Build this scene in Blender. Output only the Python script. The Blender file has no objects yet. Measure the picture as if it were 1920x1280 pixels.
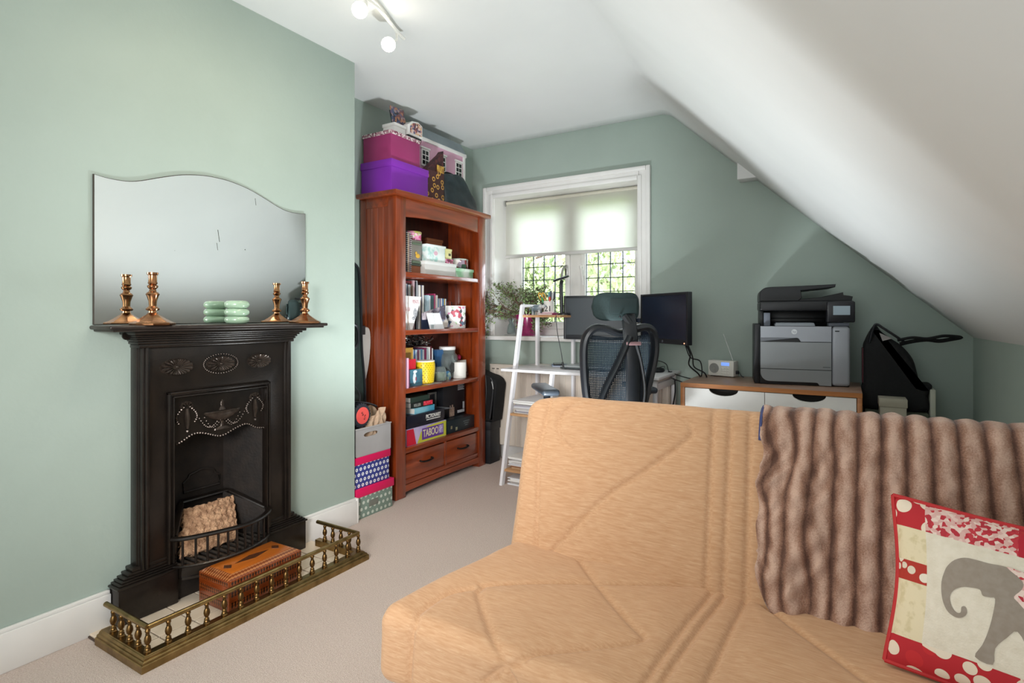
import bpy, bmesh, math, random
import numpy as np
from mathutils import Vector, Matrix, Euler
random.seed(7); rng = np.random.default_rng(7)
PI = math.pi
R = math.radians
SC = bpy.context.scene
COL = SC.collection

# ------------------------------------------------------------ camera, world, light, exposure
cam_d = bpy.data.cameras.new('camera'); cam = bpy.data.objects.new('camera', cam_d); COL.objects.link(cam)
cam.location = (0, 0, 1.1); cam.rotation_euler = (R(90), 0, R(31.004))
cam_d.sensor_width = 36; cam_d.lens = 36*1045/1920; cam_d.shift_y = -48.5/1920; cam_d.clip_start = .02
SC.camera = cam
SC.view_settings.view_transform = 'Standard'; SC.view_settings.look = 'None'
SC.view_settings.gamma = 1; SC.view_settings.use_curve_mapping = False
SC.view_settings.exposure = 0.0
w = bpy.data.worlds.new('sky'); SC.world = w; w.use_nodes = True
bgn = w.node_tree.nodes['Background']; bgn.inputs[0].default_value = (.86, .93, 1, 1); bgn.inputs[1].default_value = 7

def light(name, kind, loc, energy, col=(1, 1, 1), rot=(0, 0, 0), **kw):
    d = bpy.data.lights.new(name, kind); d.energy = energy; d.color = col
    for k, v in kw.items(): setattr(d, k, v)
    o = bpy.data.objects.new(name, d); COL.objects.link(o); o.location = loc; o.rotation_euler = rot
    return o
def aim(o, p): o.rotation_euler = (Vector(p)-o.location).to_track_quat('-Z', 'Y').to_euler()
sun = light('sun', 'SUN', (0, 0, 9), 3.0, (1, .95, .86), (R(40), 0, R(200)), angle=R(2))   # lights the garden, from the side behind the window wall
fill_rear = light('added_fill_rear', 'AREA', (-.75, -1.45, 1.45), 21, (.93, .97, 1), shape='RECTANGLE', size=1.7, size_y=1.5)  # added fill panel behind the camera; the wall there has no window
aim(fill_rear, (-.75, 2.0, 1.5))
fill_up = light('added_fill_up', 'AREA', (-1.0, -.4, .35), 14, (.92, .98, 1), shape='SQUARE', size=1.3); aim(fill_up, (-.95, 1.5, 2.44))   # added low lamp behind the camera, turned up to brighten the ceiling
fill_alcove = light('added_fill_alcove', 'SPOT', (-.2, -.85, 1.5), 420, (1, .985, .97), spot_size=R(58), spot_blend=1, shadow_soft_size=.4); aim(fill_alcove, (-2.25, 2.5, .8))   # extra fill spot behind the camera, put in to lift the alcove
fill_sofa = light('added_fill_sofa', 'SPOT', (-1.22, 2.25, .12), 105, (.9, .97, 1), spot_size=R(135), spot_blend=.5, shadow_soft_size=.1); aim(fill_sofa, (-1.42, 2.55, 2.44))   # unseen fill spot added on the floor behind the sofa for the ceiling

# ------------------------------------------------------------ material helpers
def lin(c):
    if isinstance(c, str): c = tuple(int(c[i:i+2], 16)/255 for i in (0, 2, 4))
    return tuple((v/12.92 if v <= .04045 else ((v+.055)/1.055)**2.4) for v in c[:3])+(1,)
def base(name):
    m = bpy.data.materials.new(name); m.use_nodes = True
    nt = m.node_tree; return m, nt, nt.nodes['Principled BSDF']
def nd(nt, t, **kw):
    n = nt.nodes.new(t)
    for k, v in kw.items(): setattr(n, k, v)
    return n
def mth(nt, op, a, b=None, c=None):
    n = nd(nt, 'ShaderNodeMath', operation=op)
    for i, v in enumerate((a, b, c)):
        if v is None: continue
        if isinstance(v, (int, float)): n.inputs[i].default_value = v
        else: nt.links.new(v, n.inputs[i])
    return n.outputs[0]
def coords(nt, stretch=(1, 1, 1)):
    tc = nd(nt, 'ShaderNodeTexCoord'); mp = nd(nt, 'ShaderNodeMapping'); mp.inputs['Scale'].default_value = stretch
    nt.links.new(tc.outputs['Object'], mp.inputs[0]); return mp.outputs[0]
def mixc(nt, f, a, b):
    n = nd(nt, 'ShaderNodeMix', data_type='RGBA')
    for i, v in ((0, f), (6, a), (7, b)):
        if isinstance(v, (int, float)): n.inputs[i].default_value = v
        elif isinstance(v, (tuple, list)): n.inputs[i].default_value = v
        else: nt.links.new(v, n.inputs[i])
    return n.outputs[2]
def ramp(nt, f, stops, mode='LINEAR'):
    n = nd(nt, 'ShaderNodeValToRGB'); cr = n.color_ramp; cr.interpolation = mode
    while len(cr.elements) < len(stops): cr.elements.new(.5)
    for e, (p, c) in zip(cr.elements, stops): e.position = p; e.color = c
    nt.links.new(f, n.inputs[0]); return n.outputs[0]
def bump(nt, bs, h, strength, dist=.01):
    b = nd(nt, 'ShaderNodeBump'); b.inputs['Strength'].default_value = strength; b.inputs['Distance'].default_value = dist
    nt.links.new(h, b.inputs['Height']); nt.links.new(b.outputs[0], bs.inputs['Normal'])
def noise(nt, vec, scale, detail=3, rough=.5):
    n = nd(nt, 'ShaderNodeTexNoise'); n.inputs['Scale'].default_value = scale; n.inputs['Detail'].default_value = detail
    n.inputs['Roughness'].default_value = rough
    nt.links.new(vec, n.inputs['Vector']); return n.outputs['Fac']
_MC = {}
def M(name, c, rough=.5, metal=0, c2=None, ns=20, st=(1, 1, 1), lo=.35, hi=.65, bs=0, bscale=None, bst=None, coat=0, emit=0, spec=.5, detail=4, sheen=0):
    if name in _MC: return _MC[name]
    m, nt, b = base(name); c = lin(c)
    b.inputs['Base Color'].default_value = c; b.inputs['Roughness'].default_value = rough; b.inputs['Metallic'].default_value = metal
    b.inputs['Specular IOR Level'].default_value = spec
    if coat: b.inputs['Coat Weight'].default_value = coat; b.inputs['Coat Roughness'].default_value = .12
    if sheen: b.inputs['Sheen Weight'].default_value = sheen
    f = noise(nt, coords(nt, st), ns, detail)
    if c2 is not None:
        nt.links.new(ramp(nt, f, [(lo, c), (hi, lin(c2))]), b.inputs['Base Color'])
    if bs:
        g = f if bscale is None else noise(nt, coords(nt, bst or st), bscale, 3)
        bump(nt, b, g, bs)
    if emit: b.inputs['Emission Color'].default_value = c; b.inputs['Emission Strength'].default_value = emit
    m.diffuse_color = c; _MC[name] = m; return m
def axes(nt, ax, scale):
    tc = nd(nt, 'ShaderNodeTexCoord'); s = nd(nt, 'ShaderNodeSeparateXYZ'); nt.links.new(tc.outputs['Object'], s.inputs[0])
    return [mth(nt, 'MULTIPLY', s.outputs['XYZ'.index(a)], scale) for a in ax]
def polka(name, c1, c2, ax='YZ', scale=28, r=.3, hole=None):
    m, nt, b = base(name); u, v = axes(nt, ax, scale)
    row = mth(nt, 'FLOOR', v); u2 = mth(nt, 'ADD', u, mth(nt, 'MULTIPLY', mth(nt, 'MODULO', row, 2.0), .5))
    du = mth(nt, 'SUBTRACT', mth(nt, 'FRACT', u2), .5); dv = mth(nt, 'SUBTRACT', mth(nt, 'FRACT', v), .5)
    d = mth(nt, 'SQRT', mth(nt, 'ADD', mth(nt, 'MULTIPLY', du, du), mth(nt, 'MULTIPLY', dv, dv)))
    f = mth(nt, 'LESS_THAN', d, r)
    if hole: f = mth(nt, 'MULTIPLY', f, mth(nt, 'GREATER_THAN', d, hole))
    nt.links.new(mixc(nt, f, lin(c1), lin(c2)), b.inputs['Base Color']); b.inputs['Roughness'].default_value = .6
    return m
def blotch(name, cols, scale=40, rough=.5, warp=0, edge=None, bs=0):
    m, nt, b = base(name); v = nd(nt, 'ShaderNodeTexVoronoi'); v.inputs['Scale'].default_value = scale
    nt.links.new(coords(nt), v.inputs['Vector'])
    sx = nd(nt, 'ShaderNodeSeparateColor'); nt.links.new(v.outputs['Color'], sx.inputs[0])
    n = len(cols); col = ramp(nt, sx.outputs[0], [(i/n, lin(c)) for i, c in enumerate(cols)], 'CONSTANT')
    if edge:
        f = mth(nt, 'GREATER_THAN', v.outputs['Distance'], edge[1]); col = mixc(nt, f, col, lin(edge[0]))
    nt.links.new(col, b.inputs['Base Color']); b.inputs['Roughness'].default_value = rough
    return m
def wood(name, c1, c2, st=(14, 14, 1), ns=3, rough=.4, coat=.2, bs=.05):
    return M(name, c1, rough, c2=c2, ns=ns, st=st, lo=.3, hi=.7, bs=bs, coat=coat, detail=6)

# ------------------------------------------------------------ mesh helpers
class B:
    """collects shapes into one mesh; off is subtracted so shapes can be given in room coordinates"""
    def __init__(s, off=(0, 0, 0)): s.bm = bmesh.new(); s.off = Vector(off)
    def _v(s, p): return s.bm.verts.new(Vector(p)-s.off)
    def box(s, x0, x1, y0, y1, z0, z1, bev=0, seg=2, rot=None, taper=None):
        c = Vector(((x0+x1)/2, (y0+y1)/2, (z0+z1)/2)); d = Vector((x1-x0, y1-y0, z1-z0))
        t = bmesh.new(); bmesh.ops.create_cube(t, size=1)
        for v in t.verts:
            if taper and v.co.z > 0: v.co.x *= taper[0]; v.co.y *= taper[1]
            v.co = Vector((v.co.x*d.x, v.co.y*d.y, v.co.z*d.z))
        if bev: bmesh.ops.bevel(t, geom=list(t.edges), offset=min(bev, min(abs(d.x), abs(d.y), abs(d.z))*.49), segments=seg, affect='EDGES', profile=.5)
        m = Matrix.Translation(c-s.off) @ (Euler(rot).to_matrix().to_4x4() if rot else Matrix())
        s._merge(t, m); return s
    def _merge(s, t, m=Matrix()):
        me = bpy.data.meshes.new('t'); t.to_mesh(me); t.free(); me.transform(m); s.bm.from_mesh(me); bpy.data.meshes.remove(me)
    def lathe(s, prof, c=(0, 0, 0), n=20, axis='Z', rot=None, sx=1, sy=1):
        t = bmesh.new(); rings = []
        for r, z in prof:
            if r < 1e-5: rings.append([t.verts.new((0, 0, z))])
            else: rings.append([t.verts.new((r*sx*math.cos(2*PI*i/n), r*sy*math.sin(2*PI*i/n), z)) for i in range(n)])
        for a, b in zip(rings, rings[1:]):
            if len(a) == 1 and len(b) == 1: continue
            for i in range(n):
                j = (i+1) % n
                if len(a) == 1: t.faces.new((a[0], b[j], b[i]))
                elif len(b) == 1: t.faces.new((a[i], a[j], b[0]))
                else: t.faces.new((a[i], a[j], b[j], b[i]))
        for g in (rings[0], rings[-1]):
            if len(g) > 2: t.faces.new(g if g is rings[-1] else g[::-1])
        bmesh.ops.recalc_face_normals(t, faces=t.faces)
        m = Matrix.Translation(Vector(c)-s.off)
        if rot: m = m @ Euler(rot).to_matrix().to_4x4()
        if axis == 'X': m = m @ Matrix.Rotation(PI/2, 4, 'Y')
        if axis == 'Y': m = m @ Matrix.Rotation(-PI/2, 4, 'X')
        s._merge(t, m); return s
    def cyl(s, c, r, h, axis='Z', n=20, r2=None, rot=None, bev=0):
        r2 = r if r2 is None else r2
        p = [(0, 0), (r-bev, 0), (r, bev), (r2, h-bev), (r2-bev, h), (0, h)] if bev else [(0, 0), (r, 0), (r2, h), (0, h)]
        return s.lathe(p, c, n, axis, rot)
    def ball(s, c, r, sub=2, sc=(1, 1, 1), rot=None):
        t = bmesh.new(); bmesh.ops.create_icosphere(t, subdivisions=sub, radius=r)
        m = Matrix.Translation(Vector(c)-s.off) @ (Euler(rot).to_matrix().to_4x4() if rot else Matrix()) @ Matrix.Diagonal((*sc, 1))
        s._merge(t, m); return s
    def tube(s, pts, r, n=8, closed=False, flat=None, up=(0, 0, 1)):
        """sweeps a circle (or ellipse: flat = second radius) along points; r may be a list"""
        P = [Vector(p)-s.off for p in pts]; k = len(P); rs = r if isinstance(r, (list, tuple)) else [r]*k
        rings = []; prev = None
        for i in range(k):
            a = P[(i-1) % k] if (closed or i > 0) else P[i]; b = P[(i+1) % k] if (closed or i < k-1) else P[i]
            t = (b-a).normalized()
            if prev is None:
                u = Vector(up)
                if abs(u.dot(t)) > .95: u = Vector((1, 0, 0)) if abs(t.x) < .9 else Vector((0, 1, 0))
                u = (u-t*u.dot(t)).normalized()
            else: u = (prev-t*prev.dot(t)).normalized()
            prev = u; w_ = t.cross(u)
            f = 1 if flat is None else flat
            rings.append([s.bm.verts.new(P[i]+u*rs[i]*f*math.sin(2*PI*j/n)+w_*rs[i]*math.cos(2*PI*j/n)) for j in range(n)])
        for i in range(k if closed else k-1):
            a, b = rings[i], rings[(i+1) % k]
            for j in range(n): s.bm.faces.new((a[j], a[(j+1) % n], b[(j+1) % n], b[j]))
        if not closed:
            s.bm.faces.new(rings[0][::-1]); s.bm.faces.new(rings[-1])
        return s
    def prism(s, poly, a0, a1, axis='X', bev=0, seg=2, tri=False):
        """extrudes a 2D outline: axis X -> (y,z), Y -> (x,z), Z -> (x,y)"""
        f = {'X': lambda p, a: (a, p[0], p[1]), 'Y': lambda p, a: (p[0], a, p[1]), 'Z': lambda p, a: (p[0], p[1], a)}[axis]
        t = bmesh.new(); v0 = [t.verts.new(f(p, a0)) for p in poly]; v1 = [t.verts.new(f(p, a1)) for p in poly]
        n = len(poly); fs = [t.faces.new(v0), t.faces.new(v1[::-1])]
        for i in range(n): t.faces.new((v0[i], v1[i], v1[(i+1) % n], v0[(i+1) % n]))
        bmesh.ops.recalc_face_normals(t, faces=t.faces)
        if bev:
            es = [e for e in t.edges if not (e.verts[0].co-e.verts[1].co).length < 1e-6 and len(set(v in v0 for v in e.verts)) == 1]
            bmesh.ops.bevel(t, geom=es, offset=bev, segments=seg, affect='EDGES', profile=.5)
        if tri: bmesh.ops.triangulate(t, faces=t.faces)
        s._merge(t, Matrix.Translation(-s.off)); return s
    def grid(s, fn, nu, nv, closeu=False):
        g = [[s._v(fn(i/nu, j/nv)) for j in range(nv+1)] for i in range(nu+(0 if closeu else 1))]
        n = len(g)
        for i in range(n if closeu else nu):
            for j in range(nv): s.bm.faces.new((g[i][j], g[(i+1) % n][j], g[(i+1) % n][j+1], g[i][j+1]))
        return s
    def quad(s, *p): s.bm.faces.new([s._v(q) for q in p]); return s
    def xf(s, m): bmesh.ops.transform(s.bm, matrix=m, verts=s.bm.verts); return s
    def o(s, name, mat, parent=None, smooth=True, ang=35, recalc=False):
        if recalc: bmesh.ops.recalc_face_normals(s.bm, faces=s.bm.faces)
        me = bpy.data.meshes.new(name); s.bm.to_mesh(me); s.bm.free()
        if smooth:
            me.polygons.foreach_set('use_smooth', [True]*len(me.polygons)); me.set_sharp_from_angle(angle=R(ang))
        for mm in (mat if isinstance(mat, (list, tuple)) else [mat]): me.materials.append(mm)
        ob = bpy.data.objects.new(name, me); COL.objects.link(ob)
        if parent: ob.parent = parent
        return ob
def tag(o, label=None, cat=None, group=None, kind=None):
    for k, v in (('label', label), ('category', cat), ('group', group), ('kind', kind)):
        if v: o[k] = v
    return o
def thing(name, label, cat, loc=(0, 0, 0), rz=0, group=None):
    o = bpy.data.objects.new(name, None); COL.objects.link(o); o.location = loc; o.rotation_euler = (0, 0, rz); o.empty_display_size = .05
    return tag(o, label, cat, group)
def single(name, b, mat, label, cat, loc=None, group=None, rz=0, **kw):
    """a thing that is one mesh: shapes were built with off = loc"""
    o = b.o(name, mat, **kw); o.location = b.off if loc is None else loc; o.rotation_euler = (0, 0, rz); return tag(o, label, cat, group)
def struct(name, b, mat, parent=None, **kw):
    o = b.o(name, mat, parent, **kw)
    if not parent: o['kind'] = 'structure'
    return o
def dup(o, loc=None, parent=None, rz=None):
    c = o.copy(); COL.objects.link(c)
    if parent: c.parent = parent
    if loc is not None: c.location = loc
    if rz is not None: c.rotation_euler = (0, 0, rz)
    for ch in list(o.children): dup(ch, parent=c)
    return c
def text(body, size, mat, parent, loc, rot, name='lettering', ext=.0006, align='CENTER', sx=1, bold=0):
    cu = bpy.data.curves.new('t', 'FONT'); cu.body = body; cu.size = size; cu.extrude = ext; cu.align_x = align; cu.align_y = 'CENTER'; cu.offset = bold
    t = bpy.data.objects.new('t', cu); me = bpy.data.meshes.new_from_object(t)
    bpy.data.objects.remove(t); bpy.data.curves.remove(cu)
    if not me.vertices: return None
    me.transform(Matrix.Diagonal((sx, 1, 1, 1))); me.name = name; me.materials.clear(); me.materials.append(mat)
    o = bpy.data.objects.new(name, me); COL.objects.link(o); o.parent = parent; o.location = loc; o.rotation_euler = rot
    return o
FX = (R(90), 0, R(90))     # text facing +X, reading towards +Y
FY = (R(90), 0, 0)         # text facing -Y, reading towards +X
def smoothpts(pts, n=6, closed=False):
    """Catmull-Rom through points"""
    P = [Vector(p) for p in pts]; k = len(P); out = []
    for i in range(k if closed else k-1):
        p0 = P[(i-1) % k] if (closed or i > 0) else P[i]; p1 = P[i]; p2 = P[(i+1) % k]; p3 = P[(i+2) % k] if (closed or i+2 < k) else p2
        for j in range(n):
            t = j/n; out.append(.5*((2*p1)+(p2-p0)*t+(2*p0-5*p1+4*p2-p3)*t*t+(3*p1-p0-3*p2+p3)*t**3))
    if not closed: out.append(P[-1])
    return out
def sm2(pts, n=6, closed=False): return [(p.x, p.y) for p in smoothpts([(a, b, 0) for a, b in pts], n, closed)]

# ------------------------------------------------------------ shared materials
SAGE = M('sage_paint', 'a5b3aa', .62, c2='a1afa6', ns=3, bs=.06, bscale=60)
CEIL = M('white_paint', 'e7e8e7', .7, c2='e3e4e3', ns=2, bs=.05, bscale=25)
WHITE = M('white_gloss', 'efedea', .3, c2='e9e7e4', ns=6)
CARPET = M('carpet', 'ecdcd2', .95, c2='d2bdb2', ns=210, lo=.3, hi=.72, bs=.8, bscale=320, spec=.1)
IRON = M('black_iron', '1c1714', .3, metal=.4, c2='261f1a', ns=14, bs=.05, bscale=120, spec=.7)
IRON2 = M('dull_iron', '1a1512', .6, metal=.2, c2='261e19', ns=24, bs=.12, bscale=90)
BRASS = M('aged_brass', 'a38a5c', .34, metal=1, c2='77623e', ns=26, lo=.3, hi=.75)
COPPER = M('polished_copper_brass', 'bd8a62', .2, metal=1, c2='96694a', ns=18)
REDWOOD = wood('acacia_wood', '973f14', '6b270a', (9, 9, .9), 4, .36, .9)
REDWOOD_Y = wood('acacia_wood_across', '973f14', '6b270a', (9, .9, 9), 4, .36, .9)
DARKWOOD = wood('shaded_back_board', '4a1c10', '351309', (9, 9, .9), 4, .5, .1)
OAK = wood('oak_laminate', 'b5743c', '9d6030', (1.2, 14, 14), 3, .45, .1)
BLACK = M('black_plastic', '14161a', .45, c2='191b20', ns=30)
BLACKF = M('black_fabric', '08090b', .85, c2='0e0f11', ns=90, bs=.3, bscale=300)
STEEL = M('brushed_steel', 'b8b8b6', .3, metal=1, c2='a2a2a0', ns=40)
PAPER = M('paper', 'eeece6', .7, c2='e4e1da', ns=12)
# ============================================================ ROOM
XB = -2.24; YB = 2.105; XA = -2.596; YK = 3.70; XR = .56; ZC = 2.44; YF = -1.6
b = B(); b.box(-2.9, .9, YF-.2, 3.95, -.12, 0); struct('floor', b, CARPET, smooth=False)
# flat ceiling meets the sloping ceiling in a soft, slightly bowed crease
def crease(y): return -1.028+.07*max(0, min(1, (3.75-y)/1.5))**.8
b = B()
def cs(u, v):
    y = YF+(3.72-YF)*v; c = crease(y); k = u*1.0
    if k < .3: return (XA-.1+(c-.05-XA+.1)*(k/.3), y, ZC)
    if k > .4:
        t = (k-.4)/.6; x0, z0 = c+.055, ZC-.043; x1, z1 = XR+.14, .985-.125
        return (x0+(x1-x0)*t, y, z0+(z1-z0)*t-.012*math.sin(PI*t))
    t = (k-.3)/.1; p0 = Vector((c-.05, 0, ZC)); p1 = Vector((c+.01, 0, ZC)); p2 = Vector((c+.055, 0, ZC-.043))
    q = p0*(1-t)**2+p1*2*t*(1-t)+p2*t*t; return (q.x, y, q.z)
b.grid(cs, 60, 40); o = struct('ceiling', b, CEIL, ang=60)
so = o.modifiers.new('s', 'SOLIDIFY'); so.thickness = .04; so.offset = 1
# walls
FHY0, FHY1, FHZ = 1.147, 1.545, .80          # hole for the fireplace
b = B(); b.box(XB-.1, XB, YF, FHY0, 0, ZC+.02); b.box(XB-.1, XB, FHY1, YB, 0, ZC+.02); b.box(XB-.1, XB, FHY0, FHY1, FHZ, ZC+.02)
b.box(XA-.1, XB-.1, YB-.1, YB, 0, ZC+.02)
b.box(-2.64, -2.6, 1.0, 1.7, 0, 1.0); b.box(-2.6, XB-.1, 1.0, 1.05, 0, 1.0); b.box(-2.6, XB-.1, 1.65, 1.7, 0, 1.0); b.box(-2.6, XB-.1, 1.0, 1.7, .95, 1.0); struct('wall_left', b, SAGE, smooth=False)
b = B(); b.box(XA-.1, XA, YB, 3.95, 0, ZC+.02); struct('wall_alcove', b, SAGE, smooth=False)
WX0, WX1, WZ0, WZ1 = -2.386, -1.196, .915, 2.03
b = B(); b.box(XA-.1, WX0, YK, YK+.28, 0, ZC+.02); b.box(WX1, XR+.3, YK, YK+.28, 0, ZC+.02)
b.box(WX0, WX1, YK, YK+.28, 0, WZ0); b.box(WX0, WX1, YK, YK+.28, WZ1, ZC+.02); struct('wall_back', b, SAGE, smooth=False)
b = B(); b.box(XR, XR+.1, YF, YK, 0, 1.05); struct('wall_right', b, SAGE, smooth=False)
b = B(); b.box(XA-.1, XR+.1, YF-.1, YF, 0, ZC+.02); struct('wall_front', b, SAGE, smooth=False)
# baseboards with a thin moulded top
def skirting(name, x0, x1, y0, y1):
    b = B(); b.box(x0, x1, y0, y1, 0, .122, .002); s = .004
    b.box(x0, x1+(0 if y1-y0 < x1-x0 else -.006), y0+(.006 if y1-y0 < x1-x0 else 0), y1, .122, .134, .003); return struct(name, b, WHITE)
skirting('baseboard_left', XB, XB+.02, YF, .955)
skirting('baseboard_left', XB, XB+.02, 1.74, YB)
b = B(); b.box(XB-.08, XB+.02, YB, YB+.012, 0, .132, .003); struct('baseboard_return', b, WHITE)
skirting('baseboard_alcove', XA, XA+.018, YB, YK)
skirting('baseboard_back', XA, XR, YK-.018, YK)
# small white boxed beam end under the slope
b = B(); b.box(-.571, -.44, 3.60, 3.70, 1.925, 2.06, .004); struct('trim_1', b, CEIL)

# ---------------------------------------------------------- window
win = bpy.data.objects.new('window_1', None); COL.objects.link(win); win['kind'] = 'structure'
def frame(b, x0, x1, z0, z1, y0, y1, wd, bev=.004, bottom=True, top=True):
    b.box(x0, x0+wd, y0, y1, z0, z1, bev); b.box(x1-wd, x1, y0, y1, z0, z1, bev)
    if top: b.box(x0+wd, x1-wd, y0, y1, z1-wd, z1, bev)
    if bottom: b.box(x0+wd, x1-wd, y0, y1, z0, z0+wd, bev)
b = B(); c0, c1, ct = -2.48, -1.13, 2.112
for (wd, yy, ins) in ((.03, .028, 0), (.055, .016, .028), (.03, .024, .06)):
    frame(b, c0+ins, c1-ins, .945, ct-ins, YK-yy, YK+.001, wd, .006, bottom=False)
struct('casing', b, WHITE, win)
b = B(); b.box(WX0-.012, WX0+.003, YK-.002, 3.95, .93, WZ1+.012); b.box(WX1-.003, WX1+.012, YK-.002, 3.95, .93, WZ1+.012); b.box(WX0, WX1, YK-.002, 3.95, WZ1-.003, WZ1+.012)
struct('reveal', b, WHITE, win, smooth=False)
b = B(); b.box(-2.50, -1.09, 3.615, 3.95, .912, .945, .008, 3); struct('window_sill', b, WHITE, win)
b = B(); frame(b, WX0, WX1, .945, WZ1, 3.93, 3.99, .05); b.box(-1.835, -1.745, 3.93, 3.99, .995, 1.98, .004); struct('window_frame', b, WHITE, win)
LEAD = M('lead_strip', '39424a', .5, metal=.3, c2='2f373e', ns=60)
m, nt, bs_ = base('window_glass'); nt.nodes.remove(bs_); tr = nd(nt, 'ShaderNodeBsdfTransparent'); gl = nd(nt, 'ShaderNodeBsdfGlossy'); gl.inputs['Roughness'].default_value = .02
tr.inputs[0].default_value = (.97, .98, .98, 1)
fr = nd(nt, 'ShaderNodeFresnel'); fr.inputs[0].default_value = 1.3; mx = nd(nt, 'ShaderNodeMixShader'); nt.links.new(fr.outputs[0], mx.inputs[0])
nt.links.new(tr.outputs[0], mx.inputs[1]); nt.links.new(gl.outputs[0], mx.inputs[2]); nt.links.new(mx.outputs[0], nt.nodes['Material Output'].inputs[0]); GLASS = m
for k, (sx0, sx1, px0, px1) in enumerate(((-2.336, -1.835, -2.262, -1.875), (-1.745, -1.246, -1.705, -1.318))):
    b = B(); z0, z1 = .995, 1.98; pz0, pz1 = 1.05, 1.925
    b.box(sx0, px0, 3.915, 3.965, z0, z1, .006); b.box(px1, sx1, 3.915, 3.965, z0, z1, .006)
    b.box(px0, px1, 3.915, 3.965, z0, pz0, .006); b.box(px0, px1, 3.915, 3.965, pz1, z1, .006)
    sash = struct('sash', b, WHITE, win)
    cw = (px1-px0)/4; rows = [1.075+.103*i for i in range(9)]
    rows = [pz0]+[z for z in rows if z > pz0+.03]+[pz1]
    for i in range(4):
        for j in range(len(rows)-1):
            b = B(); b.box(px0+cw*i, px0+cw*(i+1), 3.940, 3.944, rows[j], rows[j+1]); b.o('pane', GLASS, sash, smooth=False)
    for i in range(5):
        b = B(); b.box(px0+cw*i-.003, px0+cw*i+.003, 3.936, 3.948, pz0, pz1); b.o('lead_bar', LEAD, sash, smooth=False)
    for z in rows:
        b = B(); b.box(px0, px1, 3.936, 3.948, z-.0028, z+.0028); b.o('lead_bar', LEAD, sash, smooth=False)
    hx = -1.858 if k == 0 else -1.725
    b = B(); b.box(hx-.012, hx+.012, 3.900, 3.916, 1.40, 1.49, .004)
    b.tube(smoothpts([(hx, 3.90, 1.465), (hx, 3.868, 1.468), (hx-.012*(1-2*k), 3.862, 1.44), (hx-.02*(1-2*k), 3.865, 1.37), (hx-.02*(1-2*k), 3.868, 1.33)]), .009, 8)
    b.o('window_handle', STEEL if k == 0 else WHITE, sash)
# roller blind
m, nt, p = base('blind_cloth'); nt.nodes.remove(p); d = nd(nt, 'ShaderNodeBsdfDiffuse'); t = nd(nt, 'ShaderNodeBsdfTranslucent')
d.inputs[0].default_value = lin('eae8de'); t.inputs[0].default_value = lin('f6f6f4'); mx = nd(nt, 'ShaderNodeMixShader'); mx.inputs[0].default_value = .78
nt.links.new(d.outputs[0], mx.inputs[1]); nt.links.new(t.outputs[0], mx.inputs[2]); nt.links.new(mx.outputs[0], nt.nodes['Material Output'].inputs[0])
bl = thing('roller_blind', 'cream roller blind half lowered over the leaded window', 'blind', (-1.79, 3.84, 2.0)); O = bl.location
b = B(O); b.box(-2.362, -1.215, 3.839, 3.8405, 1.585, 2.01); b.o('blind_fabric', m, bl, smooth=False)
b = B(O); b.cyl((-2.362, 3.852, 2.005), .016, 1.147, 'X', 16); b.o('roller_tube', M('blind_tube', 'cfcbbb', .5), bl)
b = B(O); b.box(-2.364, -1.213, 3.833, 3.847, 1.562, 1.588, .005); b.o('bottom_bar', M('blind_bar', 'c9c8c4', .4), bl)
for x in (-2.374, -1.213):
    b = B(O); b.box(x, x+.01, 3.832, 3.875, 1.985, 2.028, .002); b.o('bracket', STEEL, bl)

# ---------------------------------------------------------- garden beyond the window
b = B(); b.box(-40, 40, 4.6, 60, -3.2, -3.1); struct('ground', b, M('lawn', '6d8a3c', .9, c2='88a04e', ns=2), smooth=False)
LEAFS = [M('leaf_light', '8e9c6c', .6, c2='b4bd90', ns=1.5), M('leaf_mid', '687c50', .6, c2='94a374', ns=1.5)]
def tree(x, y, top, rad, mat, label, n, seed):
    r_ = random.Random(seed); T = thing('tree', label, 'tree', (x, y, -3.1), group=None); O = Vector((x, y, -3.1))
    b = B(O); zc = top-rad*.9
    b.tube([(x, y, -3.1), (x+.05, y, -1.8), (x-.04, y, zc-rad*.3), (x, y, zc+rad*.4)], [.16, .13, .1, .03], 8); b.o('trunk', M('bark', '6b5744', .9, c2='4c3d30', ns=9, bs=.4), T)
    ends = []
    for k in range(9):
        a = r_.uniform(0, 2*PI); q = Vector((math.cos(a)*rad*.7, math.sin(a)*rad*.7, r_.uniform(-.2, .8)*rad)); s0 = Vector((x, y, zc-rad*.5+.12*k*rad))
        e = Vector((x, y, zc))+q; b = B(O); b.tube([s0, (s0+e)/2+Vector((0, 0, .1)), e], [.05, .035, .012], 6); b.o('branch', M('bark', ''), T); ends.append(e)
    b = B(O); cl = [Vector((r_.gauss(0, .5), r_.gauss(0, .5), r_.gauss(0, .42)))*rad for _ in range(46)]
    for i in range(n):
        c = r_.choice(cl); p = Vector((x, y, zc))+c+Vector((r_.gauss(0, 1), r_.gauss(0, 1), r_.gauss(0, .8)))*rad*.17
        s = r_.uniform(.05, .11); q = Euler((r_.uniform(0, 6), r_.uniform(0, 6), r_.uniform(0, 6))).to_matrix()
        v = [p+q @ Vector(w_)*s for w_ in ((-1, 0, 0), (0, -.45, .12), (1, 0, 0), (0, .45, .12))]; b.quad(*v)
    l = b.o('leaves', mat, T, smooth=False); l['kind'] = 'stuff'
tree(-6.1, 10.4, 2.75, 1.6, LEAFS[0], 'pale green garden tree seen through the window behind the potted plant', 5200, 1)
tree(-4.7, 11.6, 2.4, 1.7, LEAFS[1], 'mid green garden tree seen through the window behind the two handles', 4200, 2)
tree(-3.5, 9.6, 2.2, 1.5, LEAFS[0], 'pale green garden tree seen through the right-hand window pane above the monitors', 5200, 3)
tree(-7.6, 12.0, 2.0, 1.8, LEAFS[1], 'dark green garden tree hidden mostly by the window frame beside the bookcase', 3000, 4)

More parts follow.
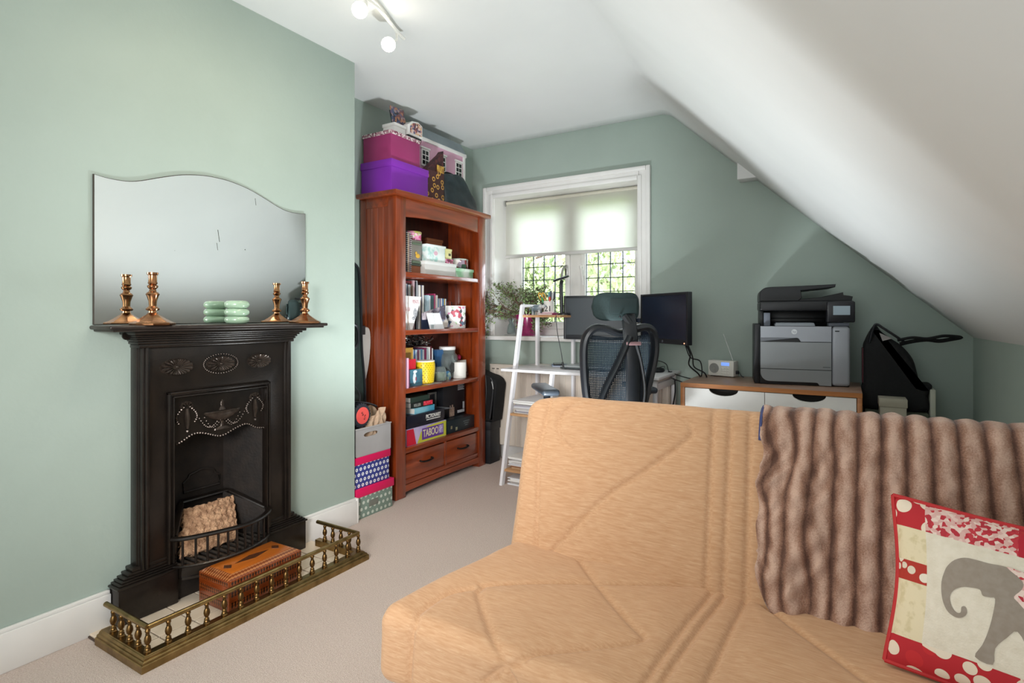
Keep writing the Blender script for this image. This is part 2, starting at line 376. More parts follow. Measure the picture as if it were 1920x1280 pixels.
# ---------------------------------------------------------- radiator
rad = thing('radiator', 'cream ribbed panel radiator on the wall behind the desk', 'radiator', (-1.7, 3.63, .115)); O = rad.location
CREAM = M('radiator_enamel', 'e3d8cb', .4, c2='ddd1c4', ns=5)
prof = []
x = -2.36
while x < -1.02:
    prof += [(x, 3.605), (x+.022, 3.605), (x+.026, 3.598), (x+.04, 3.598), (x+.044, 3.605)]; x += .046
prof += [(x, 3.605), (x, 3.62), (-2.36, 3.62)]
b = B(O); b.prism(prof, .125, .70, 'Z'); b.box(-2.365, x, 3.604, 3.665, .115, .128, .004); b.box(-2.365, x, 3.604, 3.612, .66, .722, .003); b.o('panel', CREAM, rad)
b = B(O); b.box(-2.365, x, 3.60, 3.67, .718, .728, .003)
b.o('top_grille', CREAM, rad)
b = B(O); xx = -2.34
while xx < x-.05: b.box(xx, xx+.022, 3.596, 3.606, .690, .698, .001); xx += .04
b.o('vent_slot', M('slot_shadow_grey', '6a625b', .8), rad)['kind'] = 'stuff'
b = B(O); b.box(-2.36, x, 3.645, 3.66, .125, .71, .004); b.o('rear_panel', CREAM, rad)
for bx in (-2.2, -1.2):
    b = B(O); b.box(bx, bx+.03, 3.655, 3.70, .2, .66); b.o('wall_bracket', CREAM, rad)

# ---------------------------------------------------------- ceiling spotlights
sp = thing('spotlight_bar', 'wavy white spotlight bar with glowing bulbs on the ceiling', 'ceiling light', (-1.6, 1.5, 2.44)); O = sp.location
LAMPM = M('lamp_white', 'f2f0ea', .3)
heads = [((-1.78, 1.93), (-1.743, 1.835, 2.30), (-.3, .1, 1.0)), ((-1.70, 1.66), (-1.642, 1.569, 2.30), (-.2, 0, 1.05)), ((-1.52, 1.34), (-1.42, 1.22, 2.29), (-2.24, 1.25, 1.15)), ((-1.42, 1.0), (-1.36, .86, 2.29), (-.62, 1.12, .42))]
b = B(O); b.tube(smoothpts([(-1.79, 1.99, 2.405), (-1.775, 1.93, 2.405), (-1.71, 1.75, 2.405), (-1.69, 1.62, 2.405), (-1.60, 1.45, 2.405), (-1.50, 1.32, 2.405), (-1.45, 1.12, 2.405), (-1.40, .95, 2.405)]), .008, 8); b.o('bar', LAMPM, sp)
b = B(O); b.cyl((-1.60, 1.45, 2.405), .05, .034, n=24, bev=.004); b.o('ceiling_mount', LAMPM, sp)
BULB = M('bulb_glow', 'fff6e4', .3, emit=30)
for i, (mx_, c, tgt) in enumerate(heads):
    c = Vector(c); dr = (Vector(tgt)-c).normalized(); e = dr.to_track_quat('Z', 'Y').to_euler()
    b = B(O); b.tube([(mx_[0], mx_[1], 2.405), (mx_[0], mx_[1], 2.37), c-dr*.045], .006, 6)
    hd = b.o('stem', LAMPM, sp)
    b = B(O); b.lathe([(0, -.075), (.018, -.075), (.022, -.05), (.03, -.02), (.031, -.015), (.027, -.018), (0, -.03)], c, 20, rot=e); b.o('lamp_holder', LAMPM, sp)
    b = B(O); b.ball(c, .026, 3); b.o('bulb', BULB, sp)
    if i < 2: l = light('bulb_light', 'SPOT', c+dr*.035, 12, (1, .86, .68), spot_size=R(125), spot_blend=.9, shadow_soft_size=.035); aim(l, (-.9, 1.1, 0))
    else: l = light('bulb_light', 'SPOT', c+dr*.035, (0, 0, 9, 26)[i], (1, .84, .62) if i == 2 else (1, .93, .82), spot_size=R((0, 0, 150, 64)[i]), spot_blend=.8, shadow_soft_size=.035); aim(l, tgt)
# ============================================================ HEARTH, FIREPLACE, FENDER
hz = .012
hearth = thing('hearth', 'cream tiled hearth inside the brass fender', 'hearth', (-2.05, 1.35, 0)); O = hearth.location
b = B(O); b.box(-2.232, -1.868, .885, 1.82, .0005, .006); b.o('grout_bed', M('grout', '4f4036', .9), hearth, smooth=False)
TILE = M('cream_tile', 'e9d9c4', .28, c2='e3d0b8', ns=7)
ty = .89; n = 0
while ty < 1.81:
    tx = -2.228
    while tx < -1.875:
        x1 = min(tx+.111, -1.874); y1 = min(ty+.111, 1.815)
        if x1-tx > .02 and y1-ty > .02:
            b = B(O); b.box(tx, x1, ty, y1, .004, .012, .0012, 1); b.o('tile', TILE, hearth)
        tx += .116
    ty += .116
fp = thing('fireplace', 'black cast iron bedroom fireplace with urn relief and mantelshelf', 'fireplace', (XB, 1.347, 0)); O = fp.location
y0, y1 = 1.03, 1.668; i0, i1 = 1.127, 1.56; zt = .81; FXX = -2.19
# body: a U of plate round the opening
b = B(O); b.prism([(y0, .15), (i0, .15), (i0, zt), (i1, zt), (i1, .15), (y1, .15), (y1, .985), (y0, .985)], XB, FXX, 'X', .003); b.o('body', IRON, fp)
for s in (0, 1):
    Y = lambda y: y if s == 0 else 2*1.349-y
    b = B(O)
    for (a, c, xx) in ((1.024, 1.036, -2.196), (1.034, 1.046, -2.176), (1.044, 1.056, -2.168), (1.054, 1.064, -2.18)):
        ya, yc = sorted((Y(a), Y(c))); b.box(XB, xx, ya, yc, .18, .985, .005)
    b.o('pilaster_moulding', IRON, fp)
    b = B(O); ya, yb = sorted((Y(.957), Y(1.16)))
    b.box(XB, -2.172, ya, yb, hz, .140, .004); b.o('plinth', IRON, fp)
    b = B(O)
    for (g, z0_, z1_, xx) in ((-.006, .140, .149, -2.166), (.003, .149, .156, -2.172), (.012, .156, .163, -2.178), (.022, .163, .171, -2.184), (.036, .171, .182, -2.187), (.050, .182, .196, -2.188)):
        ya, yb = sorted((Y(.957+g), Y(1.160))); b.box(XB, xx, ya, yb, z0_, z1_, .004)
    b.o('plinth_moulding', IRON, fp)
# frame moulding round the opening
b = B(O)
for (d, wd, xx) in ((0, .010, -2.178), (.009, .008, -2.184), (.016, .006, -2.174)):
    b.box(XB+.03, xx, i0+d, i0+d+wd, .165, zt-d, .003); b.box(XB+.03, xx, i1-d-wd, i1-d, .165, zt-d, .003); b.box(XB+.03, xx, i0+d, i1-d, zt-d-wd, zt-d, .003)
b.o('frame_moulding', IRON, fp)
# cornice and shelf
b = B(O)
for (g, z0_, z1_, xx) in ((0, .982, .996, -2.172), (.006, .996, 1.006, -2.167), (.010, 1.006, 1.015, -2.160), (.016, 1.015, 1.023, -2.152), (.024, 1.023, 1.031, -2.142), (.034, 1.031, 1.046, -2.128)):
    b.box(XB, xx, 1.022-g, 1.676+g, z0_, z1_, .004)
b.o('cornice', IRON, fp)
b = B(O); b.box(XB, -2.100, .908, 1.786, 1.044, 1.054, .004); b.box(XB, -2.088, .895, 1.799, 1.052, 1.066, .006, 3); b.o('mantelshelf', M('worn_iron_shelf', '2a2320', .36, metal=.3, c2='352c27', ns=30, bs=.05), fp)
b = B(O); b.lathe([(.008, -.003), (.015, -.003), (.015, .003), (.008, .003)], (-2.20, .995, 1.028), 16, 'X'); b.box(-2.204, -2.196, .985, 1.03, 1.03, 1.045); b.o('fixing_lug', IRON, fp)
# hood panel with the wavy lower edge
arch = sm2([(1.147, .604), (1.18, .609), (1.232, .633), (1.275, .629), (1.345, .606), (1.41, .627), (1.458, .636), (1.505, .612), (1.543, .606)], 5)
b = B(O); b.prism(arch+[(1.543, .795), (1.147, .795)], -2.213, -2.203, 'X', .001, 1, True); b.o('hood_panel', IRON, fp)
b = B(O); L = 0; last = None
for p in sm2([(a, c) for a, c in arch], 6):
    if last is None or math.hypot(p[0]-last[0], p[1]-last[1]) > .0098: b.ball((-2.201, p[0], p[1]+.002), .0054, 1); last = p
bead = b.o('bead_moulding', M('worn_iron_bead', '4a4039', .3, metal=.6, c2='3a322c', ns=60), fp); bead['kind'] = 'stuff'
RELIEF = M('worn_iron_relief', '4a4039', .28, metal=.55, c2='362e28', ns=60)
# urn
b = B(O); uy = 1.352
b.lathe([(0, 0), (.014, .002), (.05, .016), (.072, .032), (.078, .040), (.074, .043), (0, .046)], (-2.203, uy, .668), 28, sx=.18)
b.lathe([(0, 0), (.010, 0), (.006, .012), (.010, .022), (0, .022)], (-2.203, uy, .648), 12, sx=.6)
b.lathe([(0, 0), (.036, 0), (.034, .006), (.012, .014), (0, .014)], (-2.203, uy, .634), 20, sx=.25)
b.lathe([(0, 0), (.016, 0), (.012, .008), (.007, .014), (.009, .026), (.006, .036), (0, .044)], (-2.203, uy, .714), 12, sx=.5); b.o('urn_relief', RELIEF, fp)
b = B(O)
for zz in (.694, .700, .706): b.tube([(-2.196-.003*abs(t)/.07, uy+t, zz+.02*(t/.075)**2*.3) for t in np.linspace(-.068, .068, 14)], .0016, 5)
b.o('urn_reeding', RELIEF, fp)
for sg in (-1, 1):
    b = B(O); gy = 1.352+sg*.145
    for a in range(5): b.lathe([(.0, -.002), (.011, -.002), (.008, .004), (0, .004)], (-2.202, gy+math.cos(a*PI/4)*.016, .748+math.sin(a*PI/4)*.012), 8, 'X')
    b.tube([(-2.200, gy, .738), (-2.198, gy+.001, .70), (-2.200, gy+.002, .66)], [.006, .010, .005], 8); b.ball((-2.201, gy+.002, .65), .007, 1)
    for side in (-1, 1):
        for k in range(9):
            t = k/8; b.ball((-2.201, gy+side*(.012+.028*math.sin(t*2.4)), .744-t*.06), .0056 if k % 2 else .0045, 1)
    b.o('ribbon_drop', RELIEF, fp)['kind'] = 'stuff'
    b = B(O)
    for k in range(17):
        t = k/16; b.ball((-2.201, gy-sg*(.036+t*.105), .716-.055*math.sin(t*PI)*1.0-.0*t-.02*t), .0042 if k % 2 else .0034, 1)
    for k in range(10):
        t = k/9; b.ball((-2.201, gy-sg*(.07+t*.066), .692-.035*math.sin(t*PI)-.018*t), .0034, 1)
    b.o('swag', RELIEF, fp)['kind'] = 'stuff'
# rosettes
def rosette(yc, zc, a, c, beads):
    b = B(O); n = 22
    for k in range(n):
        t = 2*PI*(k+.5)/n; dy, dz = math.cos(t), math.sin(t)
        L1 = 1/math.sqrt((dy/a)**2+(dz/c)**2); p0 = Vector((-2.189, yc+dy*L1*.28, zc+dz*L1*.28)); p1 = Vector((-2.187, yc+dy*L1*.93, zc+dz*L1*.93))
        wd = min(.0085, L1*PI/n*.85)
        b.tube([p0, p0.lerp(p1, .5)+Vector((.006, 0, 0)), p0.lerp(p1, .85)+Vector((.007, 0, 0)), p1], [wd*.3, wd*.7, wd*1.0, wd*.5], 6)
    b.ball((-2.187, yc, zc), 1, 2, (.008, a*.13, c*.16)); b.prism([(yc+math.cos(2*PI*k/36)*a, zc+math.sin(2*PI*k/36)*c) for k in range(36)], -2.191, -2.1885, 'X')
    r = b.o('rosette', RELIEF, fp)
    if beads:
        b = B(O)
        for k in range(40):
            t = 2*PI*k/40; b.ball((-2.187, yc+math.cos(t)*a*1.2, zc+math.sin(t)*c*1.25), .0038, 1)
        b.o('bead_ring', RELIEF, r)['kind'] = 'stuff'
rosette(1.163, .905, .062, .033, False); rosette(1.337, .905, .060, .031, True); rosette(1.509, .905, .056, .031, False)
# firebox
fy0, fy1, bx = 1.147, 1.545, -2.375; by0, by1 = 1.25, 1.462
b = B(O); z0_, z1_ = hz, .80
for pa, pb in (((-2.205, fy0), (bx, by0)), ((bx, by0), (bx, by1)), ((bx, by1), (-2.205, fy1))):
    b.quad((pa[0], pa[1], z0_), (pb[0], pb[1], z0_), (pb[0], pb[1], z1_), (pa[0], pa[1], z1_))
b.quad((-2.205, fy0, z1_), (bx, by0, z1_), (bx, by1, z1_), (-2.205, fy1, z1_))
fb = b.o('firebox', IRON2, fp, smooth=False); sm = fb.modifiers.new('s', 'SOLIDIFY'); sm.thickness = .006; sm.offset = 0
b = B(O); pl = [(1.285, .362), (1.285, .402), (1.305, .417), (1.31, .430), (1.365, .445), (1.415, .430), (1.42, .417), (1.44, .402), (1.44, .362)]
b.tube([(bx+.006, p[0], p[1]) for p in pl], .005, 6, closed=True); b.o('back_relief', IRON2, fp)
# sloping basket frame + side cheeks
rim = [(-2.19, 1.152, .262), (-2.325, 1.25, .330), (-2.34, 1.262, .337), (-2.34, 1.455, .335), (-2.325, 1.466, .330), (-2.19, 1.54, .262)]
b = B(O); b.tube(rim, .013, 8, flat=.5); b.o('basket_rim', IRON, fp)
for s_ in (0, 1):
    b = B(O); q = [(-2.19, 1.152, .262), (-2.335, 1.255, .335), (-2.335, 1.255, .15), (-2.19, 1.152, .15)]
    if s_: q = [(p[0], 2*1.346-p[1], p[2]) for p in q]
    b.quad(*q)
    ck = b.o('basket_cheek', IRON2, fp, smooth=False); sm = ck.modifiers.new('s', 'SOLIDIFY'); sm.thickness = .008; sm.offset = 0
# rough fire brick
def fbk(u, v):
    yy = 1.178+.072*v+(1.42+.04*v-1.178-.072*v)*u; xx = -2.20-.10*v**1.1; zz = .168+.15*v
    k = math.sin(yy*173+zz*97)*math.sin(yy*61-zz*133)*.003+math.sin(yy*311)*math.sin(zz*287)*.002
    return (xx+k+.012*math.sin(PI*u), yy, zz+k)
b = B(O); b.grid(fbk, 40, 44)
fk = b.o('fire_brick', M('fire_brick', 'd8ae8a', .95, c2='9c765a', ns=46, bs=1, bscale=150, lo=.3, hi=.62), fp); sm = fk.modifiers.new('s', 'SOLIDIFY'); sm.thickness = .03; sm.offset = -1
# grate
def bow(t, zz, inn=0):   # t 0..1 across
    yy = 1.142+(1.548-1.142)*t; return (-2.182+(.098-inn)*math.sin(PI*t)**.62, yy, zz)
b = B(O); b.tube([bow(t, .256+(.004*math.sin(t*PI*2.0))) for t in np.linspace(0, 1, 33)], .014, 8, flat=.6); b.o('grate_rail', IRON, fp)
for k in range(11):
    t = .055+.089*k; b = B(O); p = bow(t, 0, .008); b.cyl((p[0], p[1], .152), .0048, .1, n=8); b.o('grate_bar', IRON, fp)
b = B(O); b.tube([bow(t, .152, .004) for t in np.linspace(0, 1, 25)], .010, 6, flat=.5); b.o('grate_base_rail', IRON, fp)
for k in range(14):
    t = .06+.0675*k; p = bow(t, .152, .01); b = B(O); b.box(-2.33, p[0], p[1]-.006, p[1]+.006, .146, .155, .002, 1); b.o('floor_bar', M('grey_iron_bar', '4a4642', .45, metal=.3, c2='3b3733', ns=50), fp)
b = B(O)
for (inn, za_, zb_) in ((.004, .136, .148), (.012, .126, .136), (.020, .110, .126), (.008, .100, .110)):
    b.prism([(bow(t, 0, inn)[0], bow(t, 0, inn)[1]) for t in np.linspace(.05, .95, 21)]+[(-2.205, 1.527), (-2.205, 1.163)], za_, zb_, 'Z')
b.o('ash_ledge', IRON, fp)
b = B(O); b.box(-2.215, -2.196, 1.155, 1.535, hz, .115, .002); b.o('ash_panel', IRON2, fp)

# ---------------------------------------------------------- brass fender
fd = thing('fender', 'aged brass gallery fender with turned balusters round the hearth', 'fender', (-1.85, 1.35, 0)); O = fd.location
pro = [(0, 0), (0, .021), (.002, .024), (.005, .0245), (.0055, .029), (.008, .032), (.0115, .0325), (.0125, .0355), (.015, .039), (.018, .040), (.0195, .042), (.046, .042), (.046, 0)]
fx, fy0_, fy1_, fbk_ = -1.85, .878, 1.825, -2.155
path = [lambda d: (fbk_, fy0_+d), lambda d: (fx-d, fy0_+d), lambda d: (fx-d, fy1_-d), lambda d: (fbk_, fy1_-d)]
for nm, ia, ib in (('side_plinth', 0, 1), ('front_plinth', 1, 2), ('side_plinth', 2, 3)):
    b = B(O); r0 = [b._v((*path[ia](d), z)) for d, z in pro]; r1 = [b._v((*path[ib](d), z)) for d, z in pro]; n = len(pro)
    for i in range(n): b.bm.faces.new((r0[i], r0[(i+1) % n], r1[(i+1) % n], r1[i]))
    b.bm.faces.new(r0[::-1]); b.bm.faces.new(r1); b.o(nm, BRASS, fd, ang=25, recalc=True)
dd = .033; RZ = .122
b = B(O); b.tube([(*path[0](dd), RZ), (*path[1](dd), RZ)], .0085, 12); b.o('side_rail', BRASS, fd)
b = B(O); b.tube([(*path[1](dd), RZ), (*path[2](dd), RZ)], .0085, 12); b.o('front_rail', M('polished_brass', 'b09664', .28, metal=1, c2='8d754a', ns=30), fd)
b = B(O); b.tube([(*path[2](dd), RZ), (*path[3](dd), RZ)], .0085, 12); b.o('side_rail', BRASS, fd)
bp = [(0, 0), (.0105, 0), (.011, .006), (.0085, .009), (.0095, .012), (.0075, .016), (.0085, .019), (.0055, .023), (.0045, .025), (.0085, .031), (.0105, .040), (.0088, .050), (.0055, .056), (.0065, .059), (.0045, .061), (.0075, .066), (.008, .070), (.005, .075), (.004, .078), (0, .078)]
b = B((0, 0, 0)); b.lathe(bp, (0, 0, 0), 12); proto = b.o('baluster', M('dark_brass', '86683e', .36, metal=1, c2='5f482c', ns=60), fd)
pts = [(fx-dd, fy0_+dd+(fy1_-fy0_-2*dd)*k/14) for k in range(15)]
for s_ in (0, 1): pts += [(fx-dd-.054*k-.004, fy0_+dd if s_ == 0 else fy1_-dd) for k in range(1, 5)]
for i, (x, y) in enumerate(pts):
    q = proto if i == 0 else dup(proto, parent=fd)
    q.location = Vector((x, y, .0415))-O

# ---------------------------------------------------------- inlaid wooden box
bx_ = thing('wooden_box', 'reddish wooden box with inlaid lid inside the fender before the grate', 'box', (-2.030, 1.370, hz), R(1.5))
INL = wood('box_wood', '8c3f14', '6d2c0c', (3, 1, 20), 4, .28, .5)
INO = wood('box_orange_inlay', 'c06a22', 'a85618', (10, 1, 10), 4, .28, .5)
def band_mat(name, ax, sc, c1, c2):
    m, nt, bb = base(name); u, v = axes(nt, ax, sc)
    su = mth(nt, 'SINE', u); sv = mth(nt, 'SINE', v); f = mth(nt, 'GREATER_THAN', mth(nt, 'ADD', su, mth(nt, 'MULTIPLY', sv, .6)), .1)
    nt.links.new(mixc(nt, f, lin(c1), lin(c2)), bb.inputs['Base Color']); bb.inputs['Roughness'].default_value = .3; bb.inputs['Coat Weight'].default_value = .4; return m
BANDY = band_mat('inlay_band_long', 'YZ', 520, '260d07', '8a4519'); BANDX = band_mat('inlay_band_end', 'XZ', 520, '38150a', '8a4519'); BANDT = band_mat('inlay_band_top', 'XY', 480, '7a3a18', 'b07244')
W2, L2, H = .092, .161, .092
b = B(); b.box(-W2, W2, -L2, L2, 0, H, .002); b.o('body', INL, bx_)
b = B(); b.box(-W2, W2, -L2, L2, H+.001, H+.022, .0015)
lid = b.o('lid', INL, bx_)
b = B(); b.box(-W2, W2, -L2, L2, H+.022, H+.036, 0, taper=(.74, .86)); b.o('lid_slope', BANDT, lid)
b = B(); b.box(-W2*.70, W2*.70, -L2*.83, L2*.83, H+.0345, H+.0375, .001); pn = b.o('lid_panel', INO, bx_)
DKI = M('dark_inlay', '33170c', .35, c2='5a3218', ns=220, lo=.45, hi=.55)
for yy in (-.105, .105):
    b = B(); b.prism([(0, yy-.017), (.022, yy), (0, yy+.017), (-.022, yy)], H+.0372, H+.0384, 'Z'); b.o('diamond_inlay', DKI, pn)
b = B(); b.prism([(0, -.075), (.012, -.03), (.02, 0), (.012, .03), (0, .075), (-.012, .03), (-.02, 0), (-.012, -.03)], H+.0372, H+.0384, 'Z'); b.o('centre_inlay', DKI, pn)
for (za, zb) in ((.014, .034), (.054, .074), (H+.005, H+.018)):
    b = B(); b.box(W2, W2+.0012, -L2+.006, L2-.006, za, zb); b.o('long_inlay', BANDY, bx_, smooth=False)
    b = B(); b.box(-W2+.006, W2-.006, -L2-.0012, -L2, za, zb); b.o('end_inlay', BANDX, bx_, smooth=False)

# ============================================================ MANTELPIECE OBJECTS
MZ = 1.0665
mir = thing('mirror', 'frameless wall mirror with a wavy top edge on the mantelshelf', 'mirror', (-2.23, 1.345, MZ)); O = mir.location
hw = .44; topc = [(-hw, 1.590), (-.40, 1.585), (-.34, 1.586), (-.29, 1.598), (-.22, 1.625), (-.14, 1.652), (-.06, 1.667), (0, 1.670)]
topc = sm2(topc+[(-a, z) for a, z in topc[-2::-1]], 5)
outl = [(hw+1.345, MZ+.002), (-hw+1.345, MZ+.002)]+[(a+1.345, z) for a, z in topc]
m, nt, bb = base('silvered_glass'); bb.inputs['Metallic'].default_value = 1; bb.inputs['Roughness'].default_value = .015
f = noise(nt, coords(nt), 26, 6); nt.links.new(ramp(nt, f, [(.18, lin('6a7068')), (.24, lin('eef3f0'))]), bb.inputs['Base Color']); MIRR = m
b = B(O); b.prism(outl, -2.2375, -2.2315, 'X', 0, 1, True); b.o('backing', M('mirror_edge_dark', '3a332c', .6), mir, smooth=False)
b = B(O); ins = [((a-1.345)*.994+1.345, (z-1.3)*.992+1.3) for a, z in outl]; b.prism(ins, -2.2316, -2.2290, 'X', 0, 1, True); b.o('glass', MIRR, mir, smooth=False)
b = B(O)
for (a, z, l, w_) in ((1.352, 1.43, .05, .0012), (1.346, 1.385, .03, .0009), (1.52, 1.60, .03, .0008), (1.47, 1.385, .004, .002)): b.box(-2.2292, -2.2286, a-w_, a+w_, z-l/2, z+l/2, 0, rot=(R(8), 0, 0))
b.o('silvering_scratch', M('scratch', '40443f', .6), mir)['kind'] = 'stuff'
def candlestick(x, y, label):
    T = thing('candlestick', label, 'candlestick', (x, y, MZ), R(20), 'copper candlesticks on the mantelshelf')
    b = B(); b.lathe([(0, 0), (.070, 0), (.072, .006), (.067, .010), (.060, .011), (.040, .023), (.020, .037), (.014, .044), (0, .044)], n=8); b.o('base', COPPER, T, ang=15)
    b = B(); b.lathe([(0, .042), (.013, .042), (.012, .05), (.020, .053), (.022, .058), (.016, .064), (.012, .068), (.013, .085), (.019, .105), (.022, .110), (.018, .116), (.012, .12), (.010, .128), (.016, .134), (.0175, .140), (.011, .146), (0, .146)], n=16); b.o('stem', COPPER, T)
    b = B(); b.lathe([(.006, .145), (.013, .146), (.0155, .150), (.0135, .155), (.0135, .178), (.018, .181), (.018, .188), (.0115, .188), (.0105, .152), (.006, .150)], n=16); b.o('candle_socket', COPPER, T)
candlestick(-2.135, 1.05, 'copper coloured candlestick on the mantelshelf, before the mirror end nearest the camera')
candlestick(-2.128, 1.70, 'copper coloured candlestick on the mantelshelf, before the mirror end nearest the bookcase')
og = thing('ring_ornament', 'pale green glazed ornament of three stacked rings on the mantelshelf', 'ornament', (-2.155, 1.385, MZ))
CEL = M('celadon_glaze', '9fb9a0', .15, c2='92ad94', ns=12, coat=.5)
for k in range(3):
    b = B(); a = [(.030+.0175*math.cos(t), .0160+.0160*math.sin(t)+.0318*k) for t in np.linspace(0, 2*PI, 17)]
    b.grid(lambda u, v: ((.029+.019*math.cos(2*PI*v))*math.cos(2*PI*u), (.029+.019*math.cos(2*PI*v))*math.sin(2*PI*u), .0160+.0162*math.sin(2*PI*v)+.0315*k), 36, 14); bmesh.ops.remove_doubles(b.bm, verts=b.bm.verts, dist=1e-5); b.o('ring', CEL, og, ang=80)
# ============================================================ BOOKCASE
bc = thing('bookcase', 'tall reddish brown wooden bookcase with two drawers in the alcove', 'bookcase', (-2.44, 2.945, 0)); O = bc.location
X0, X1, Y0, Y1 = -2.585, -2.29, 2.475, 3.43; ZT = 1.815
for s_ in (0, 1):
    ya, yb = (Y0+.012, Y0+.03) if s_ == 0 else (Y1-.03, Y1-.012)
    b = B(O); b.box(X0+.02, X1-.05, ya, yb, .05, ZT); sd = b.o('side_panel', REDWOOD, bc, smooth=False)
    if s_ == 0:
        for k in range(4):
            xa = X0+.052+.0465*k; b = B(O); b.box(xa, xa+.0452, Y0+.004, Y0+.0125, .09, ZT-.06, .0012, 1); b.o('plank', REDWOOD, sd)
        b = B(O); b.box(X0+.05, X1-.06, Y0+.002, Y0+.0125, ZT-.06, ZT, .001); b.o('side_rail', REDWOOD_Y, sd)
    for xx in ((X1-.062, X1), (X0, X0+.05)):
        yy = (Y0, Y0+.088) if s_ == 0 else (Y1-.085, Y1)
        b = B(O); b.box(xx[0], xx[1], yy[0], yy[1], 0, ZT, .004); b.o('post', REDWOOD, bc)
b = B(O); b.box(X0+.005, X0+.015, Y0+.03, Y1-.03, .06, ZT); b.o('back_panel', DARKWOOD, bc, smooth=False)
b = B(O); tp = [(X0-.003, Y0-.03), (X1+.028, Y0-.03)]+[(X1+.028+.02*math.sin(PI*t), Y0-.03+(Y1-Y0+.06)*t) for t in np.linspace(.06, .94, 14)]+[(X1+.028, Y1+.03), (X0-.003, Y1+.03)]
b.prism(tp, ZT, ZT+.030, 'Z', .006, 3); b.o('top_slab', REDWOOD_Y, bc)
ap = [(Y0+.08, 1.70)]+[(Y0+.08+(Y1-Y0-.16)*t, 1.70+.022*math.sin(PI*t)) for t in np.linspace(.1, .9, 9)]+[(Y1-.08, 1.70), (Y1-.08, ZT), (Y0+.08, ZT)]
b = B(O); b.prism(ap, X1-.03, X1-.006, 'X', .002, 1); b.o('apron', REDWOOD_Y, bc)
SH = (1.367, 1.012, .655)
for z in SH:
    b = B(O); b.box(X0+.015, X1-.004, Y0+.028, Y1-.028, z-.03, z, .004); b.o('shelf', REDWOOD_Y, bc)
b = B(O); b.box(X0+.015, X1-.002, Y0+.028, Y1-.028, .262, .292, .004); b.o('base_board', REDWOOD_Y, bc)
DK = M('drawer_pull', '1c1512', .4, metal=.5)
for ya, yb in ((Y0+.092, 2.955), (2.968, Y1-.09)):
    b = B(O); b.box(X1-.25, X1-.010, ya, yb, .105, .252, .003); dr = b.o('drawer', REDWOOD_Y, bc)
    b = B(O); yc = (ya+yb)/2; b.tube(smoothpts([(X1-.012, yc-.055, .188), (X1+.006, yc-.05, .184), (X1+.010, yc, .180), (X1+.006, yc+.05, .184), (X1-.012, yc+.055, .188)]), .008, 8, flat=.6); b.o('handle', DK, dr)
b = B(O); b.box(X1-.028, X1-.006, 2.954, 2.970, .10, .262, .001); b.box(X1-.03, X1-.006, Y0+.08, Y1-.08, .075, .104, .002); b.o('drawer_frame', REDWOOD_Y, bc)
br = [(Y0+.08, .03)]+[(Y0+.08+(Y1-Y0-.16)*t, .03+.008*math.sin(PI*t)) for t in np.linspace(.1, .9, 9)]+[(Y1-.08, .03), (Y1-.08, .072), (Y0+.08, .072)]
b = B(O); b.prism(br, X1-.03, X1-.002, 'X', .002, 1); b.o('plinth_rail', REDWOOD_Y, bc)

# ------------------------------------------------------------ generic small builders
def lidbox(name, label, cat, x0, x1, y0, y1, z0, z1, lh, mb, ml, ov=.004, group=None, bev=.002):
    T = thing(name, label, cat, ((x0+x1)/2, (y0+y1)/2, z0), group=group); O = T.location
    b = B(O); b.box(x0, x1, y0, y1, z0, z1-.003, bev); b.o('body', mb, T)
    b = B(O); b.box(x0-ov, x1+ov, y0-ov, y1+ov, z1-lh, z1, bev); b.o('lid', ml, T); return T
def book(label, y0, y1, x0, x1, z0, z1, col, group, pages=True, tilt=0, cat='book', name='book', mat=None):
    """upright book, spine facing the room"""
    T = thing(name, label, cat, ((x0+x1)/2, (y0+y1)/2, z0), group=group)
    a, c, h_ = (y1-y0)/2, (x1-x0)/2, z1-z0
    cm = mat or M('cover_'+col, col, .45, c2=col, ns=9)
    b = B(); t_ = min(.002, a*.3)
    b.box(-c, c, -a, -a+t_, 0, h_); b.box(-c, c, a-t_, a, 0, h_); b.box(c-.003, c, -a, a, 0, h_, .001, 1); b.o('cover', cm, T, smooth=False)
    b = B(); b.box(-c+.004, c-.003, -a+t_, a-t_, .003, h_-.003); b.o('pages', PAPER, T, smooth=False)
    T.rotation_euler = (tilt, 0, 0); return T
def flatbook(label, x0, x1, y0, y1, z0, z1, col, rz=0, group=None, mat=None, name='book', cat='book'):
    T = thing(name, label, cat, ((x0+x1)/2, (y0+y1)/2, z0), rz, group=group); c, a, h_ = (x1-x0)/2, (y1-y0)/2, z1-z0
    cm = mat or M('cover_'+col, col, .45, c2=col, ns=9)
    b = B(); b.box(-c, c, -a, a, 0, .0022); b.box(-c, c, -a, a, h_-.0022, h_); b.box(c-.003, c, -a, a, 0, h_, .001, 1); b.o('cover', cm, T, smooth=False)
    b = B(); b.box(-c+.004, c-.003, -a+.003, a-.003, .0022, h_-.0022); b.o('pages', PAPER, T, smooth=False); return T

# ============================================================ ON TOP OF THE BOOKCASE
TZ = ZT+.0305
PURP = M('purple_card', '8a2fb8', .5, c2='842bb0', ns=5); MAG = M('magenta_card', 'a63a72', .55, c2='9d3369', ns=6)
FRILL = blotch('magenta_lace_pattern', ['b58a94', 'd9c3c6', '7d3a52', 'e6d8d8', '9d6a78'], 90, .6)
lidbox('storage_box', 'purple lidded storage box on the bookcase top under the magenta one', 'box', -2.585, -2.335, 2.485, 2.825, TZ, TZ+.197, .045, PURP, PURP)
lidbox('storage_box', 'magenta storage box with patterned lid stacked on the purple box', 'box', -2.575, -2.345, 2.492, 2.755, TZ+.1975, TZ+.372, .022, MAG, FRILL, .006)
